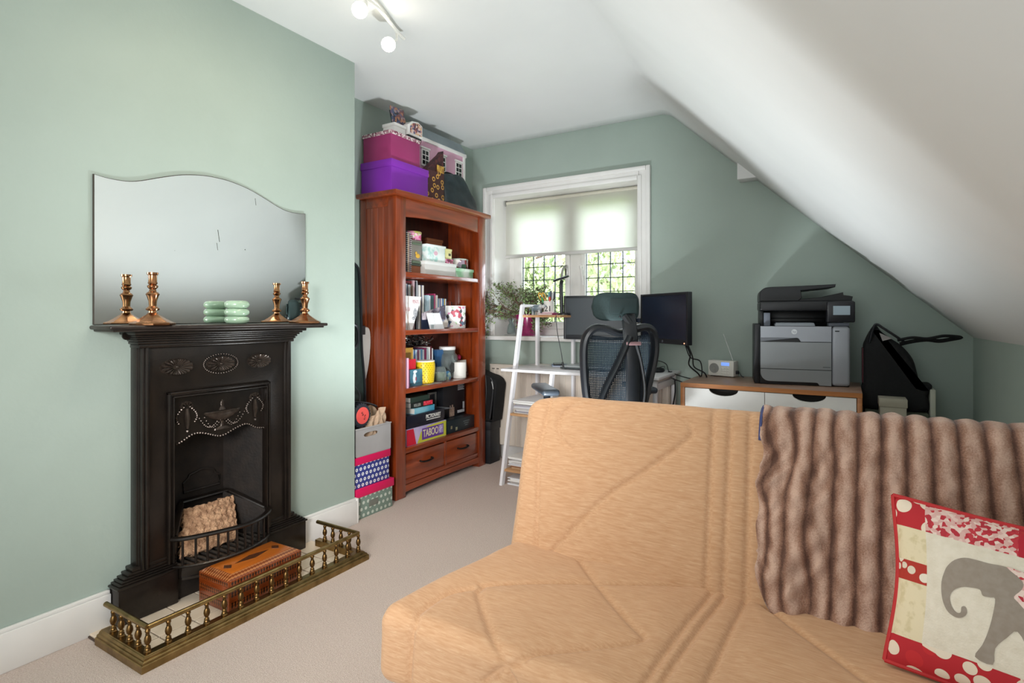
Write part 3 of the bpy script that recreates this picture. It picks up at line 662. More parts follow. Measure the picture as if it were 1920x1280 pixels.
# dolls house
dh = thing('dolls_house', 'pink dolls house with white windows and grey roof on the bookcase top', 'dolls house', (-2.515, 3.10, TZ)); O = dh.location
PINK = M('dolls_house_pink', 'd6a7bd', .6, c2='d0a0b7', ns=8); HX = -2.46
hz1 = TZ+.440
b = B(O); b.box(-2.587, HX, 2.84, 3.40, TZ, hz1); b.o('house_body', PINK, dh, smooth=False)
b = B(O); b.box(-2.59, HX+.012, 2.83, 3.412, hz1-.004, hz1+.022, .003); b.box(HX-.004, HX+.006, 3.378, 3.405, TZ, hz1, .002); b.box(HX-.004, HX+.006, 2.836, 2.862, TZ, hz1, .002); b.o('white_trim', WHITE, dh)
b = B(O); b.prism([(-2.592, hz1+.02), (HX+.016, hz1+.02), (HX-.03, hz1+.100), (-2.592, hz1+.100)], 2.825, 3.395, 'Y', .002, 1); b.o('roof', M('dolls_house_roof_grey', '8b979c', .6, c2='828e93', ns=9), dh)
NIGHT = M('dolls_house_dark_pane', '15171c', .2)
for yy in (2.905, 3.09, 3.285):
    for zz, hh in ((TZ+.275, .11), (TZ+.09, .11)):
        b = B(O); b.box(HX, HX+.006, yy-.002, yy+.078, zz-.008, zz+hh, .001); b.box(HX, HX+.012, yy-.010, yy+.086, zz+hh, zz+hh+.012, .002); wf = b.o('window_frame', WHITE, dh)
        for i in range(2):
            for j in range(3):
                b = B(O); b.box(HX+.0055, HX+.0072, yy+.008+.033*i, yy+.008+.033*i+.026, zz+.006+.033*j, zz+.006+.033*j+.026); b.o('window_pane', NIGHT, wf, smooth=False)
# things standing on the dolls house roof
PIC1 = blotch('mixed_photo_print', ['3b3a55', '7d4a4a', 'a08a8a', '2d2a34', '6b5a78', 'b07a5a', '4a5a7a'], 60, .4)
pc = thing('photo_board', 'small dark photo collage board in a wire stand near the ceiling', 'picture', (-2.44, 2.64, TZ+.4405)); O = pc.location
ztop = TZ+.4405
lidbox('white_box', 'low white box with a small model on the dolls house roof', 'box', -2.47, -2.375, 2.555, 2.655, TZ+.3725, TZ+.440, .02, WHITE, WHITE)
b = B(O); b.box(-2.416, -2.410, 2.565, 2.69, ztop+.004, ztop+.118, .001, rot=(R(4), R(-10), 0)); b.o('photo_print', PIC1, pc)
b = B(O)
for yy in (2.575, 2.68): b.tube([(-2.385, yy, ztop+.012), (-2.388, yy, ztop+.003), (-2.415, yy, ztop+.003), (-2.435, yy, ztop+.09)], .0022, 6)
b.tube([(-2.405, 2.575, ztop+.003), (-2.405, 2.68, ztop+.003)], .0022, 6); b.o('wire_stand', BLACK, pc)
m0 = TZ+.3735
mg = thing('model_room', 'small white model room with a patterned open front beside the photo board', 'ornament', (-2.41, 2.73, m0)); O = mg.location
b = B(O); b.prism([(2.665, m0+.022), (2.80, m0+.022), (2.80, m0+.105), (2.76, m0+.122), (2.70, m0+.112), (2.665, m0+.085)], -2.45, -2.36, 'X', .002, 1); b.o('shell', WHITE, mg)
b = B(O); b.prism([(2.68, m0+.036), (2.792, m0+.036), (2.792, m0+.099), (2.758, m0+.112), (2.708, m0+.102), (2.68, m0+.08)], -2.3605, -2.358, 'X'); b.o('front_print', blotch('model_room_print', ['c08a8a', '4a3a4a', 'd8b08a', '8a4a4a', 'e0c8c0', '6a6a8a'], 70, .4), mg)
b = B(O); b.box(-2.445, -2.365, 2.67, 2.795, m0, m0+.0215); b.o('base', M('dark_base', '2a2a2c', .6), mg)
# tall patterned gift bag
gb = thing('gift_bag', 'tall brown gift bag with yellow ring pattern and pointed top', 'bag', (-2.40, 2.92, TZ)); O = gb.location
BAGP, nt, bb = base('brown_yellow_rings'); v = nd(nt, 'ShaderNodeTexVoronoi', voronoi_dimensions='2D'); v.inputs['Scale'].default_value = 1; v.inputs['Randomness'].default_value = .75; u_, v_ = axes(nt, 'YZ', 20); cx_ = nd(nt, 'ShaderNodeCombineXYZ'); nt.links.new(u_, cx_.inputs[0]); nt.links.new(v_, cx_.inputs[1]); nt.links.new(cx_.outputs[0], v.inputs['Vector'])
nt.links.new(ramp(nt, v.outputs['Distance'], [(0, lin('3a1c1c')), (.16, lin('d8a24a')), (.31, lin('4a2524'))], 'CONSTANT'), bb.inputs['Base Color']); bb.inputs['Roughness'].default_value = .5
b = B(O); b.box(-2.44, -2.345, 2.833, 3.008, TZ, TZ+.215, .003); b.o('body', BAGP, gb)
b = B(O); b.prism([(2.833, TZ+.215), (3.008, TZ+.215), (3.008, TZ+.372), (2.985, TZ+.345)], -2.40, -2.35, 'X', .002, 1); b.o('folded_top', blotch('dark_red_check', ['4a2024', '2d1518', '5a2a2c', '3a1a20'], 55, .5), gb)
b = B(O); b.box(-2.3465, -2.3435, 2.93, 3.006, TZ+.215, TZ+.262, .001); b.o('yellow_patch', M('yellow_patch', 'd9b04c', .5, c2='8a5a2a', ns=40), gb)
# black soft bag
kb = thing('cloth_bag', 'black soft zipped bag slumping at the window end of the bookcase top', 'bag', (-2.40, 3.23, TZ)); O = kb.location
def bagf(u, v):
    a = 2*PI*u; sx, sy = math.cos(a), math.sin(a); k = (abs(sx)**4+abs(sy)**4)**-.25
    yl, yr = 3.022, 3.445-.165*v; yc, ry = (yl+yr)/2, (yr-yl)/2; rx = .062-.035*v**1.5
    wr = .006*math.sin(9*u*PI+8*v)+.004*math.sin(23*u+13*v)
    return (-2.385+(rx+wr*.7)*k*sx, yc+(ry+wr*.5)*k*sy, TZ+.003+.232*v+.012*math.sin(a*2+1)*v)
b = B(O); b.grid(bagf, 44, 22, True)
for j in (0, 22):
    pass
b.bm.verts.ensure_lookup_table(); N = 23
b.bm.faces.new([b.bm.verts[i*N] for i in range(44)][::-1]); b.bm.faces.new([b.bm.verts[i*N+22] for i in range(44)])
CLOTH = M('black_bag_cloth', '2b383d', .5, c2='202b30', ns=16, bs=.25, bscale=40); b.o('bag_body', CLOTH, kb, ang=70)
b = B(O); b.tube(smoothpts([(-2.40, 3.06, TZ+.232), (-2.395, 3.10, TZ+.252), (-2.395, 3.17, TZ+.250), (-2.40, 3.24, TZ+.232)]), .007, 8); b.o('handle', BLACKF, kb)
b = B(O); b.tube([(-2.402, 3.03, TZ+.234), (-2.402, 3.27, TZ+.230)], .004, 6); b.o('zip', M('zip_grey', '9aa0a2', .4, metal=.5), kb)
# ============================================================ SHELF 1 (top)
S1, S2, S3, S4 = SH[0]+.0005, SH[1]+.0005, SH[2]+.0005, .2925
G1 = 'spiral notebooks on the top shelf'
def spiral(y, z1, col, label):
    T = thing('spiral_notebook', label, 'notebook', (-2.42, y, S1), group=G1); O = T.location
    b = B(O); b.box(-2.54, -2.352, y, y+.007, S1, S1+z1, .001); b.o('pages', M('nb_'+col, col, .7), T)
    b = B(O)
    for k in range(int(z1/.0125)):
        z = S1+.012+k*.0125
        b.tube([(-2.352+.006*math.cos(t), y+.0035+.005*math.sin(t), z) for t in np.linspace(0, 2*PI, 9)[:-1]], .0013, 5, closed=True)
    b.o('spiral_binding', M('binding_white', 'e8e6e2', .4), T)['kind'] = 'stuff'
spiral(2.640, .262, '3a3b40', 'dark spiral notebook at the extreme left of the top shelf')
spiral(2.655, .255, 'c9a98a', 'tan spiral notebook, second from the post on the top shelf')
spiral(2.672, .250, '6b5560', 'mauve spiral notebook with tall white binding beside the chick tin')
BRN = M('brown_card', '8d5232', .6, c2='7d4729', ns=8)
lidbox('card_box', 'brown card box at the bottom of the top shelf under the chick tin', 'box', -2.52, -2.36, 2.690, 2.780, S1, S1+.062, .012, BRN, M('green_dark_lid', '4a564c', .5))
ct = thing('storage_tin', 'grey tapered tin with a yellow chick on the top shelf', 'tin', (-2.42, 2.745, S1+.0625)); O = ct.location
b = B(O); b.box(-2.475, -2.365, 2.695, 2.797, S1+.0625, S1+.215, .006, taper=(1.08, 1.05)); b.o('body', M('grey_tin', '8b857e', .45, metal=.2, c2='827c75', ns=6), ct)
b = B(O); b.ball((-2.358, 2.752, S1+.115), .02, 2, (.18, 1.1, .75)); b.ball((-2.358, 2.737, S1+.132), .010, 2, (.25, 1, 1)); b.o('chick', M('chick_yellow', 'd9a93c', .5), ct)
b = B(O); b.box(-2.364, -2.358, 2.70, 2.795, S1+.065, S1+.082, .001); b.box(-2.362, -2.3565, 2.70, 2.79, S1+.185, S1+.2, .001); b.o('painted_band', M('moss_green_band', '5c6b58', .5), ct)
FLOR = blotch('floral_print', ['e48fb8', 'd85a8a', 'f0d0dc', '9a2f4a', 'c7d09a', 'eaa5c6', '6b3a6a'], 75, .5)
ft = thing('round_tin', 'round floral tin lying on top of the grey chick tin', 'tin', (-2.43, 2.775, S1+.218)); O = ft.location
b = B(O); b.cyl((-2.43, 2.775, S1+.218), .062, .052, n=30, bev=.002); b.o('body', FLOR, ft)
b = B(O); b.cyl((-2.43, 2.775, S1+.262), .0645, .014, n=30, bev=.002); b.o('lid', M('lime_lid', 'a4b04a', .4, c2='c47a9a', ns=40), ft)
tb = thing('keepsake_box', 'white keepsake box with faint teal writing tilted on the grey box', 'box', (-2.40, 2.905, S1+.088)); O = tb.location
TEALP = M('white_teal_print', 'e4ebea', .5, c2='a9d3cd', ns=26, lo=.5, hi=.66)
b = B(O); b.box(-2.455, -2.335, 2.815, 3.005, S1+.088, S1+.193, .002); b.o('body', TEALP, tb)
b = B(O); b.box(-2.459, -2.331, 2.811, 3.010, S1+.186, S1+.200, .002); b.o('lid', M('pale_lid', 'e9efef', .5), tb)
b = B(O); b.ball((-2.3345, 2.905, S1+.145), .018, 2, (.05, 1.2, .8)); b.o('pink_motif', M('pink_motif', 'dfb3c4', .5), tb)
GRYB = M('warm_grey_card', 'cfccc8', .55, c2='c9c6c2', ns=6)
lidbox('gift_box', 'long pale grey box across the middle of the top shelf', 'box', -2.46, -2.325, 2.785, 3.112, S1, S1+.0875, .022, GRYB, M('pale_lid_2', 'dcdcda', .5))
lidbox('wooden_box', 'small brown box at the back of the top shelf behind the keepsake box', 'box', -2.56, -2.48, 2.99, 3.16, S1, S1+.27, .02, BRN, BRN)
pt = thing('floral_tin', 'small pink floral tin on the grey box on the top shelf', 'tin', (-2.39, 3.06, S1+.088)); O = pt.location
b = B(O); b.box(-2.44, -2.345, 3.018, 3.108, S1+.088, S1+.118, .003); b.o('body', FLOR, pt)
b = B(O); b.box(-2.442, -2.343, 3.016, 3.110, S1+.112, S1+.121, .003); b.o('lid', FLOR, pt)
cr = thing('tea_tin', 'cream square tin with a dark label stacked on the floral tin', 'tin', (-2.39, 3.06, S1+.1215)); O = cr.location
CRM = M('cream_tin', 'e3dca0', .4, c2='dad391', ns=8)
b = B(O); b.box(-2.43, -2.352, 3.028, 3.102, S1+.1215, S1+.186, .003); b.o('body', CRM, cr)
b = B(O); b.box(-2.432, -2.350, 3.026, 3.104, S1+.176, S1+.192, .003); b.o('lid', CRM, cr)
b = B(O); b.box(-2.3520, -2.3505, 3.065, 3.09, S1+.143, S1+.160); b.o('label', M('dark_label', '4a4636', .5), cr)
GRNB = M('mint_card', 'dceade', .5, c2='8fc49a', ns=9, lo=.45, hi=.6)
lidbox('gift_box', 'mint green and white box at the window end of the top shelf', 'box', -2.46, -2.335, 3.125, 3.335, S1, S1+.066, .02, GRNB, GRNB)
rt = thing('hat_tin', 'round flowered tin with photo panels on the mint green box', 'tin', (-2.415, 3.255, S1+.0665)); O = rt.location
RPR = blotch('flowered_panels', ['e7dfe0', '7a2a2a', '2f4a3a', 'd8c8d0', 'b5433e', 'efe9e6', '3a5a4a', '9a8a9a'], 30, .4)
b = B(O); b.cyl((-2.415, 3.255, S1+.0665), .075, .066, n=8, bev=.003); b.o('body', RPR, rt, ang=20)
b = B(O); b.cyl((-2.415, 3.255, S1+.128), .077, .012, n=8, bev=.003); b.o('lid', M('sage_lid', 'b9c3b8', .4), rt, ang=20)

# ============================================================ SHELF 2: books and cards
G2 = 'books on the second shelf'
row = [(.011, .288, '4c5560', 'slate'), (.010, .292, 'eae8e2', 'white'), (.012, .29, '3f5f8a', 'blue'), (.009, .286, 'dfe3e6', 'pale grey'), (.012, .288, '6f8f8a', 'grey green'), (.010, .284, 'f0eee8', 'ivory'), (.012, .28, '74583f', 'brown'), (.010, .272, 'f4f1ea', 'cream'),
       (.015, .318, 'e9c7cf', 'pale pink'), (.010, .31, '2f3238', 'charcoal'), (.012, .316, 'd8dde2', 'silver'), (.012, .30, '3c4654', 'dark slate'), (.012, .288, 'f6f4ef', 'warm white'), (.014, .285, '8a7a5a', 'olive tan'), (.012, .29, '35406a', 'navy'), (.010, .288, 'f2efe8', 'off-white')]
y = 2.69
for i, (t, h_, c, nm) in enumerate(row):
    book(f'tall {nm} book {"between the "+row[i-1][3]+" and "+row[i+1][3]+" ones" if 0 < i < len(row)-1 else ("at the post end" if i == 0 else "ending the tall ones")}, second shelf', y, y+t-.001, -2.56, -2.41-.004*(i % 3), S2, S2+h_, c, G2); y += t
rb = flatbook('dark red book laid flat across the tall books on the second shelf', -2.56, -2.43, 2.692, 2.795, S2+.293, S2+.312, '7a1420')
y = 2.955 if y < 2.955 else y
row = [(.022, .226, 'b8d3de', 'pale blue'), (.014, .222, 'dfe9ee', 'ice white'), (.036, .226, '17484a', 'dark teal'), (.018, .238, 'b23a6a', 'magenta'), (.012, .222, 'e6ddd2', 'beige'), (.012, .228, 'f3f0ea', 'chalk white'), (.012, .206, '5a86b5', 'sky blue'), (.01, .204, 'c9d2c2', 'grey-green'), (.014, .206, '8d7aa8', 'lilac'), (.012, .208, 'dcd8cf', 'stone'), (.022, .207, '4a6f9a', 'steel blue'), (.012, .205, 'b9a04a', 'mustard'), (.012, .206, 'cdd9e2', 'misty blue')]
y = y-.03
for i, (t, h_, c, nm) in enumerate(row):
    book(f'mid-height {nm} book {"between the "+row[i-1][3]+" and "+row[i+1][3]+" ones" if 0 < i < len(row)-1 else ("first after the tall books" if i == 0 else "next to the small paperbacks")}, second shelf', y, y+t-.001, -2.56, -2.425, S2, S2+h_, c, G2); y += t
row = [(.018, .19, '5a4a3a', 'brown'), (.014, .188, '8a3a34', 'brick red'), (.014, .186, '2f3a34', 'dark green'), (.016, .192, '7a2a24', 'maroon'), (.014, .188, 'a0523a', 'rust'), (.014, .186, '3a2f2f', 'near black')]
for i, (t, h_, c, nm) in enumerate(row):
    book(f'small {nm} paperback {"between the "+row[i-1][3]+" and "+row[i+1][3]+" ones" if 0 < i < len(row)-1 else ("next to the taller books" if i == 0 else "ending the row")} behind the painted pot', y, y+t-.001, -2.56, -2.44, S2, S2+h_, c, G2); y += t
mz = thing('magazine', 'white magazine with a portrait sketch leaning on the second shelf', 'magazine', (-2.36, 2.67, S2)); O = mz.location
b = B(O); b.prism([(2.582, S2), (2.690, S2), (2.775, S2+.208), (2.582, S2+.212)], -2.352, -2.348, 'X', .0005, 1); b.o('cover', M('magazine_white', 'ece9e8', .4, c2='e0d6d6', ns=30, lo=.55, hi=.7), mz)
b = B(O); b.ball((-2.3475, 2.715, S2+.105), .022, 2, (.03, .85, 1.35)); b.ball((-2.3475, 2.70, S2+.07), .015, 2, (.03, 1.2, .8)); b.o('portrait_print', M('portrait_grey', '7d8088', .6, c2='c9c9cc', ns=70), mz)
b = B(O); b.box(-2.3480, -2.3470, 2.69, 2.75, S2+.165, S2+.187); b.box(-2.348, -2.347, 2.61, 2.665, S2+.115, S2+.14); b.o('title_print', M('title_pink', 'c9a3a8', .5, c2='e5d5d6', ns=120, lo=.45, hi=.55), mz, smooth=False)
b = B(O)
for p in (((2.604, .205), (2.66, .0)), ((2.648, .207), (2.642, .0))): b.tube([(-2.345, p[0][0], S2+p[0][1]), (-2.343, (p[0][0]+p[1][0])/2, S2+.1), (-2.345, p[1][0], S2+.002)], .0014, 6)
b.o('twine', M('twine', 'b29a86', .8), mz)
lf = thing('card', 'open white folded card standing in front of the second shelf books', 'card', (-2.335, 2.90, S2)); O = lf.location
b = B(O)
for (ya, yb, yc, yd) in ((2.808, 2.872, 2.905, 2.845), (2.876, 2.945, 2.995, 2.908)):
    b.prism([(yd, S2), (yc+.0, S2), (yb, S2+.105), (ya, S2+.104)], -2.336, -2.334, 'X')
b.o('card_front', M('card_white', 'eef0f2', .5), lf)
b = B(O); b.box(-2.3338, -2.332, 2.855, 2.882, S2+.003, S2+.028); b.o('grey_stamp', M('grey_stamp', 'a9b5b8', .5), lf, smooth=False)
pf = thing('photo_card', 'curled dark photo card propped behind the white folded card', 'photo', (-2.36, 2.96, S2)); O = pf.location
PHO = M('photo_print', '4a4152', .3, c2='b9aeb4', ns=16, lo=.45, hi=.6)
b = B(O); b.grid(lambda u, v: (-2.365+.02*u, 2.80+.22*u+.03*(1-v)*0, S2+.06+.045*v+.055*u*v-.0*u), 8, 6); o_ = b.o('photo_top', PHO, pf); o_.modifiers.new('s', 'SOLIDIFY').thickness = .0015
b = B(O); b.prism([(2.955, S2+.105), (3.0, S2+.14), (3.075, S2+.012), (3.005, S2+.003)], -2.352, -2.349, 'X'); b.o('photo_side', M('photo_print_blue', '6b7390', .3, c2='c4b9ae', ns=18, lo=.45, hi=.6), pf)
b = B(O); b.box(-2.372, -2.366, 2.80, 2.99, S2, S2+.075); b.o('cardboard_strut', M('navy_card', '27334f', .5), pf, smooth=False)
mug = thing('painted_pot', 'white cylinder pot painted with flowers and figures on the second shelf', 'pot', (-2.40, 3.20, S2)); O = mug.location
MUGP = blotch('painted_flowers', ['f2f0ee', 'f4f2f0', 'efefee', 'd995b8', 'f3f1ef', '5c6f86', 'f1f0ee', 'b9d6b2', 'f0efed', 'c05a6a', '5a5a5e'], 44, .35)
b = B(O); b.lathe([(0, 0), (.076, 0), (.078, .003), (.078, .155), (.072, .155), (.070, .01), (0, .01)], (-2.40, 3.20, S2), 32); b.o('body', MUGP, mug)
b = B(O); b.lathe([(.073, .151), (.079, .151), (.079, .157), (.073, .157)], (-2.40, 3.20, S2), 32); b.o('rim', PAPER, mug)

# ============================================================ SHELF 3
G3 = 'books on the third shelf'
book('pink slim book nearest the post at the front of the third shelf', 2.582, 2.6, -2.42, -2.30, S3, S3+.185, 'd9a9c0', None)
book('purple slim book beside the pink one on the third shelf', 2.602, 2.622, -2.42, -2.31, S3, S3+.11, '5a3050', None)
book('ochre thick book at the back of the third shelf under the tinsel', 2.69, 2.765, -2.56, -2.41, S3, S3+.238, 'b58a3a', G3)
row = [(.014, .225, 'e8e4da', 'white'), (.016, .215, '4a6a9a', 'blue'), (.018, .22, 'bcd0de', 'pale blue'), (.022, .22, '7a4a6a', 'plum'), (.012, .218, 'dcdad4', 'light grey'), (.02, .222, '5f93b8', 'turquoise blue'), (.018, .218, 'cfdbe2', 'ice blue'), (.024, .228, '8a2a5a', 'magenta'), (.024, .22, 'c9dbe2', 'misty'), (.014, .232, 'e9e7e2', 'ivory'), (.018, .236, '54202a', 'burgundy'), (.012, .222, 'd5d9da', 'silver')]
y = 2.775
for i, (t, h_, c, nm) in enumerate(row):
    book(f'{nm} book under the tinsel {"between the "+row[i-1][3]+" and "+row[i+1][3]+" ones" if 0 < i < len(row)-1 else ("beside the thick ochre book" if i == 0 else "ending its row")}, third shelf', y, y+t-.001, -2.56, -2.425, S3, S3+h_, c, G3); y += t
book('mid blue wide book behind the big glass jar on the third shelf', 3.06, 3.135, -2.56, -2.45, S3, S3+.205, '35618f', G3)
tz = thing('tinsel', 'crumpled silver and black tinsel lying on the third shelf books', 'tinsel', (-2.45, 2.86, S3+.24)); O = tz.location
b = B(O); q = random.Random(3)
for i in range(120):
    p = Vector((-2.44+q.gauss(0, .025), 2.83+q.gauss(0, .075), S3+.248+abs(q.gauss(0, .028))))
    if p.y > 2.98 or p.z > S3+.325 or p.y < 2.6: continue
    b.tube([p, p+Vector((q.uniform(-.02, .02), q.uniform(-.03, .03), q.uniform(-.0, .02))), p+Vector((q.uniform(-.03, .03), q.uniform(-.04, .04), q.uniform(-.005, .012)))], [.006, .009, .002], 5, flat=.25)
b.o('strands', M('tinsel_foil', 'a29d99', .25, metal=.9, c2='1a191b', ns=40, lo=.45, hi=.55), tz)['kind'] = 'stuff'
tz['label'] = 'crumpled silver and black tinsel lying on the third shelf books'
rc = single('greeting_card', B((-2.35, 2.69, S3+.104)).box(-2.352, -2.349, 2.635, 2.722, S3+.106, S3+.170, .0005), M('red_card', 'c9152f', .45, c2='b81029', ns=30), 'small bright red card above the blue picture card on the third shelf', 'card')
bcard = thing('picture_card', 'blue picture card with a white figure at the front of the third shelf', 'card', (-2.335, 2.70, S3)); O = bcard.location
b = B(O); b.box(-2.356, -2.340, 2.63, 2.775, S3, S3+.104, .0005); b.o('card', M('blue_card', '4d8296', .4, c2='2f5a70', ns=12), bcard, smooth=False)
b = B(O); b.ball((-2.340, 2.70, S3+.05), .02, 2, (.06, .8, 1.9)); b.ball((-2.340, 2.705, S3+.09), .012, 2, (.08, 1.6, .8)); b.o('white_figure_print', M('figure_white', 'dfe6ea', .5), bcard)
b = B(O); b.ball((-2.3392, 2.712, S3+.045), .008, 2, (.06, .8, 1.7)); b.o('red_print', M('figure_red', 'a03a54', .5), bcard)
yt = thing('tin_lantern', 'yellow pierced tin pot with a white rim on the third shelf', 'pot', (-2.375, 2.835, S3)); O = yt.location
YEL, nt, bb = base('pierced_yellow'); u, vv = axes(nt, 'YZ', 60)
f = mth(nt, 'GREATER_THAN', mth(nt, 'MULTIPLY', mth(nt, 'SINE', mth(nt, 'MULTIPLY', u, 7.0)), mth(nt, 'SINE', mth(nt, 'MULTIPLY', vv, 4.2))), .62)
nt.links.new(mixc(nt, f, lin('e3c21e'), lin('8a6a10')), bb.inputs['Base Color']); bb.inputs['Roughness'].default_value = .35
b = B(O); b.lathe([(0, 0), (.058, 0), (.064, .006), (.067, .05), (.071, .09), (.071, .125), (.066, .142), (.060, .142), (.062, .12), (.056, .01), (0, .01)], (-2.375, 2.835, S3), 32); b.o('body', YEL, yt)
b = B(O); b.lathe([(.060, .141), (.068, .141), (.068, .148), (.060, .148)], (-2.375, 2.835, S3), 32); b.o('rim', PAPER, yt)
GLS = M('jar_glass', 'cdd9d8', .08, spec=.6); GLS.node_tree.nodes['Principled BSDF'].inputs['Transmission Weight'].default_value = .85; GLS.node_tree.nodes['Principled BSDF'].inputs['IOR'].default_value = 1.2
sj = thing('candle_jar', 'small glass jar with a pale candle between the yellow pot and the big jar', 'candle', (-2.38, 3.0, S3)); O = sj.location
b = B(O); b.lathe([(0, 0), (.042, 0), (.046, .008), (.047, .07), (.040, .088), (.040, .096), (.037, .096), (.037, .086), (.043, .07), (.042, .006), (0, .005)], (-2.38, 3.0, S3), 24); b.o('jar', GLS, sj)
b = B(O); b.cyl((-2.38, 3.0, S3+.006), .040, .052, n=24); b.o('wax', M('pale_wax', 'c9cfa6', .5), sj)
so_ = thing('blue_ornament', 'blue and green striped ornament at the foot of the big glass jar', 'ornament', (-2.385, 3.095, S3)); O = so_.location
b = B(O); b.lathe([(0, 0), (.030, 0), (.036, .015), (.030, .045), (.014, .06), (0, .062)], (-2.385, 3.095, S3), 18, sx=.6); b.o('body', M('blue_green_glaze', '3f77a0', .3, c2='9fb7a6', ns=28, lo=.45, hi=.55), so_)
bj = thing('glass_jar', 'big glass jar with white lid and twisted paper inside on the third shelf', 'jar', (-2.455, 3.185, S3)); O = bj.location
b = B(O); b.lathe([(0, 0), (.062, 0), (.070, .01), (.076, .06), (.080, .12), (.070, .165), (.056, .178), (.056, .20), (.053, .20), (.053, .176), (.066, .16), (.076, .12), (.072, .06), (.066, .012), (0, .006)], (-2.455, 3.185, S3), 28); b.o('jar', GLS, bj)
b = B(O); b.cyl((-2.455, 3.185, S3+.20), .059, .024, n=28, bev=.003); b.o('lid', WHITE, bj)
b = B(O); b.tube(smoothpts([(-2.42, 3.225, S3+.02), (-2.415, 3.20, S3+.06), (-2.425, 3.225, S3+.11), (-2.42, 3.20, S3+.13), (-2.44, 3.225, S3+.155)]), [.012]*24+[.01], 8, flat=.5); b.o('twisted_paper', PAPER, bj)
b = B(O); b.prism([(3.14-.03+.03*1, S3+.04)]+[(3.135+.038*math.cos(t), S3+.08+.038*math.sin(t)) for t in np.linspace(0, 2*PI, 9)[:-1]][:0]+[(3.175, S3+.055), (3.185, S3+.085), (3.165, S3+.11), (3.13, S3+.11), (3.115, S3+.08)], -2.380, -2.377, 'X'); b.o('tag', M('black_tag', '1d2020', .5, c2='34383a', ns=60), bj)
cd = thing('pillar_candle', 'plain white pillar candle at the front of the third shelf', 'candle', (-2.365, 3.21, S3)); O = cd.location
b = B(O); b.cyl(O, .047, .116, n=28, bev=.004); b.o('wax', M('white_wax', 'eceae4', .5), cd)
b = B(O); b.cyl((O.x, O.y, S3+.115), .0015, .008, n=6); b.o('wick', BLACK, cd)
wc = thing('white_card', 'cream card leaning by the right end of the third shelf', 'card', (-2.42, 3.33, S3)); O = wc.location
b = B(O); b.box(-2.424, -2.420, 3.285, 3.375, S3, S3+.118, .0005, rot=(0, R(-6), 0)); b.o('card', M('cream_card', 'cdc9bd', .6), wc, smooth=False)
b = B(O); b.ball((-2.398, 3.335, S3+.018), .018, 2, (.8, 1.2, 1)); b.ball((-2.398, 3.30, S3+.015), .015, 2); b.o('dark_pebble', M('dark_brown_bit', '3a2420', .6, c2='7a4a3a', ns=50), wc)
ro = thing('fabric_rose', 'deep pink fabric rose on a thin stem behind the white candle', 'flower', (-2.46, 3.30, S3)); O = ro.location
b = B(O); b.tube([(-2.46, 3.30, S3+.0), (-2.458, 3.30, S3+.07), (-2.45, 3.30, S3+.12)], .003, 6); b.o('stem', M('stem_green', '3f5a3a', .6), ro)
b = B(O)
for k in range(7): b.ball((-2.45+.010*math.cos(k*.9), 3.30+.012*math.sin(k*.9), S3+.135+.004*(k % 3)), .02-.0012*k, 2, (.8, 1, .9), rot=(.3*k, .2*k, 0))
b.o('petals', M('rose_pink', 'a8184a', .6, c2='c22a5e', ns=40), ro)
single('drinks_coaster', B((-2.36, 2.87, S3)).box(-2.43, -2.300, 2.79, 2.925, S3, S3+.003, .001), M('coaster', 'b9b2ac', .5, c2='7d7672', ns=20), 'thin grey mottled coaster under the yellow pot', 'coaster')
yt.location.z += .0035

# ============================================================ SHELF 4: games and boxes
bk = book('thin black folder standing against the post on the lowest shelf', 2.572, 2.592, -2.54, -2.325, S4, S4+.2, '121316', None)
TABR = M('game_red', 'd81f3c', .35, c2='cc1a36', ns=6)
tbx = thing('board_game', 'red, purple and yellow party game box at the front of the lowest shelf', 'board game', (-2.43, 2.83, S4)); O = tbx.location
b = B(O); b.box(-2.545, -2.318, 2.60, 2.995, S4, S4+.105, .0015); b.o('box', M('game_lilac', '8f7fc4', .35, c2='c9bfe0', ns=5), tbx, smooth=False)
xf_ = -2.3178
b = B(O); b.prism([(2.601, S4+.002), (2.69, S4+.002), (2.665, S4+.102), (2.601, S4+.102)], -2.3185, xf_, 'X'); b.o('red_end', TABR, tbx, smooth=False)
b = B(O); b.box(-2.50, -2.36, 2.5985, 2.6, S4+.02, S4+.085); b.o('end_label', M('end_label_brown', 'a05a4a', .5, c2='c98a7a', ns=60), tbx, smooth=False)
b = B(O); b.prism([(2.70, S4+.002), (2.994, S4+.002), (2.994, S4+.102), (2.90, S4+.102), (2.80, S4+.095), (2.735, S4+.07)], -2.3185, xf_, 'X'); b.o('yellow_panel', M('game_yellow', 'd5d24a', .35, c2='c4c73c', ns=5), tbx, smooth=False)
b = B(O); b.box(xf_, xf_+.0006, 2.745, 2.965, S4+.016, S4+.088); tp_ = b.o('title_panel', M('game_purple', '6a3f9a', .35), tbx, smooth=False)
b = B(O); b.box(xf_+.0006, xf_+.001, 2.915, 2.958, S4+.03, S4+.082); b.o('small_print', M('lilac_print', 'cfc3e2', .4, c2='9a86c4', ns=90, lo=.45, hi=.55), tbx, smooth=False)
text('TABOO', .066, M('title_cream', 'e4dcb4', .4), tbx, Vector((xf_+.0009, 2.832, S4+.052))-O, FX, sx=.68, bold=.001)
pb = thing('board_game', 'dark blue picture game box with white title above the colourful game', 'board game', (-2.44, 2.80, S4+.1055)); O = pb.location
NAVY = M('navy_box', '14182a', .35, c2='111525', ns=6)
b = B(O); b.box(-2.555, -2.322, 2.605, 2.975, S4+.1055, S4+.145, .0015); b.o('box_base', NAVY, pb)
b = B(O); b.box(-2.558, -2.319, 2.602, 2.978, S4+.122, S4+.185, .0015); b.o('box_lid', NAVY, pb)
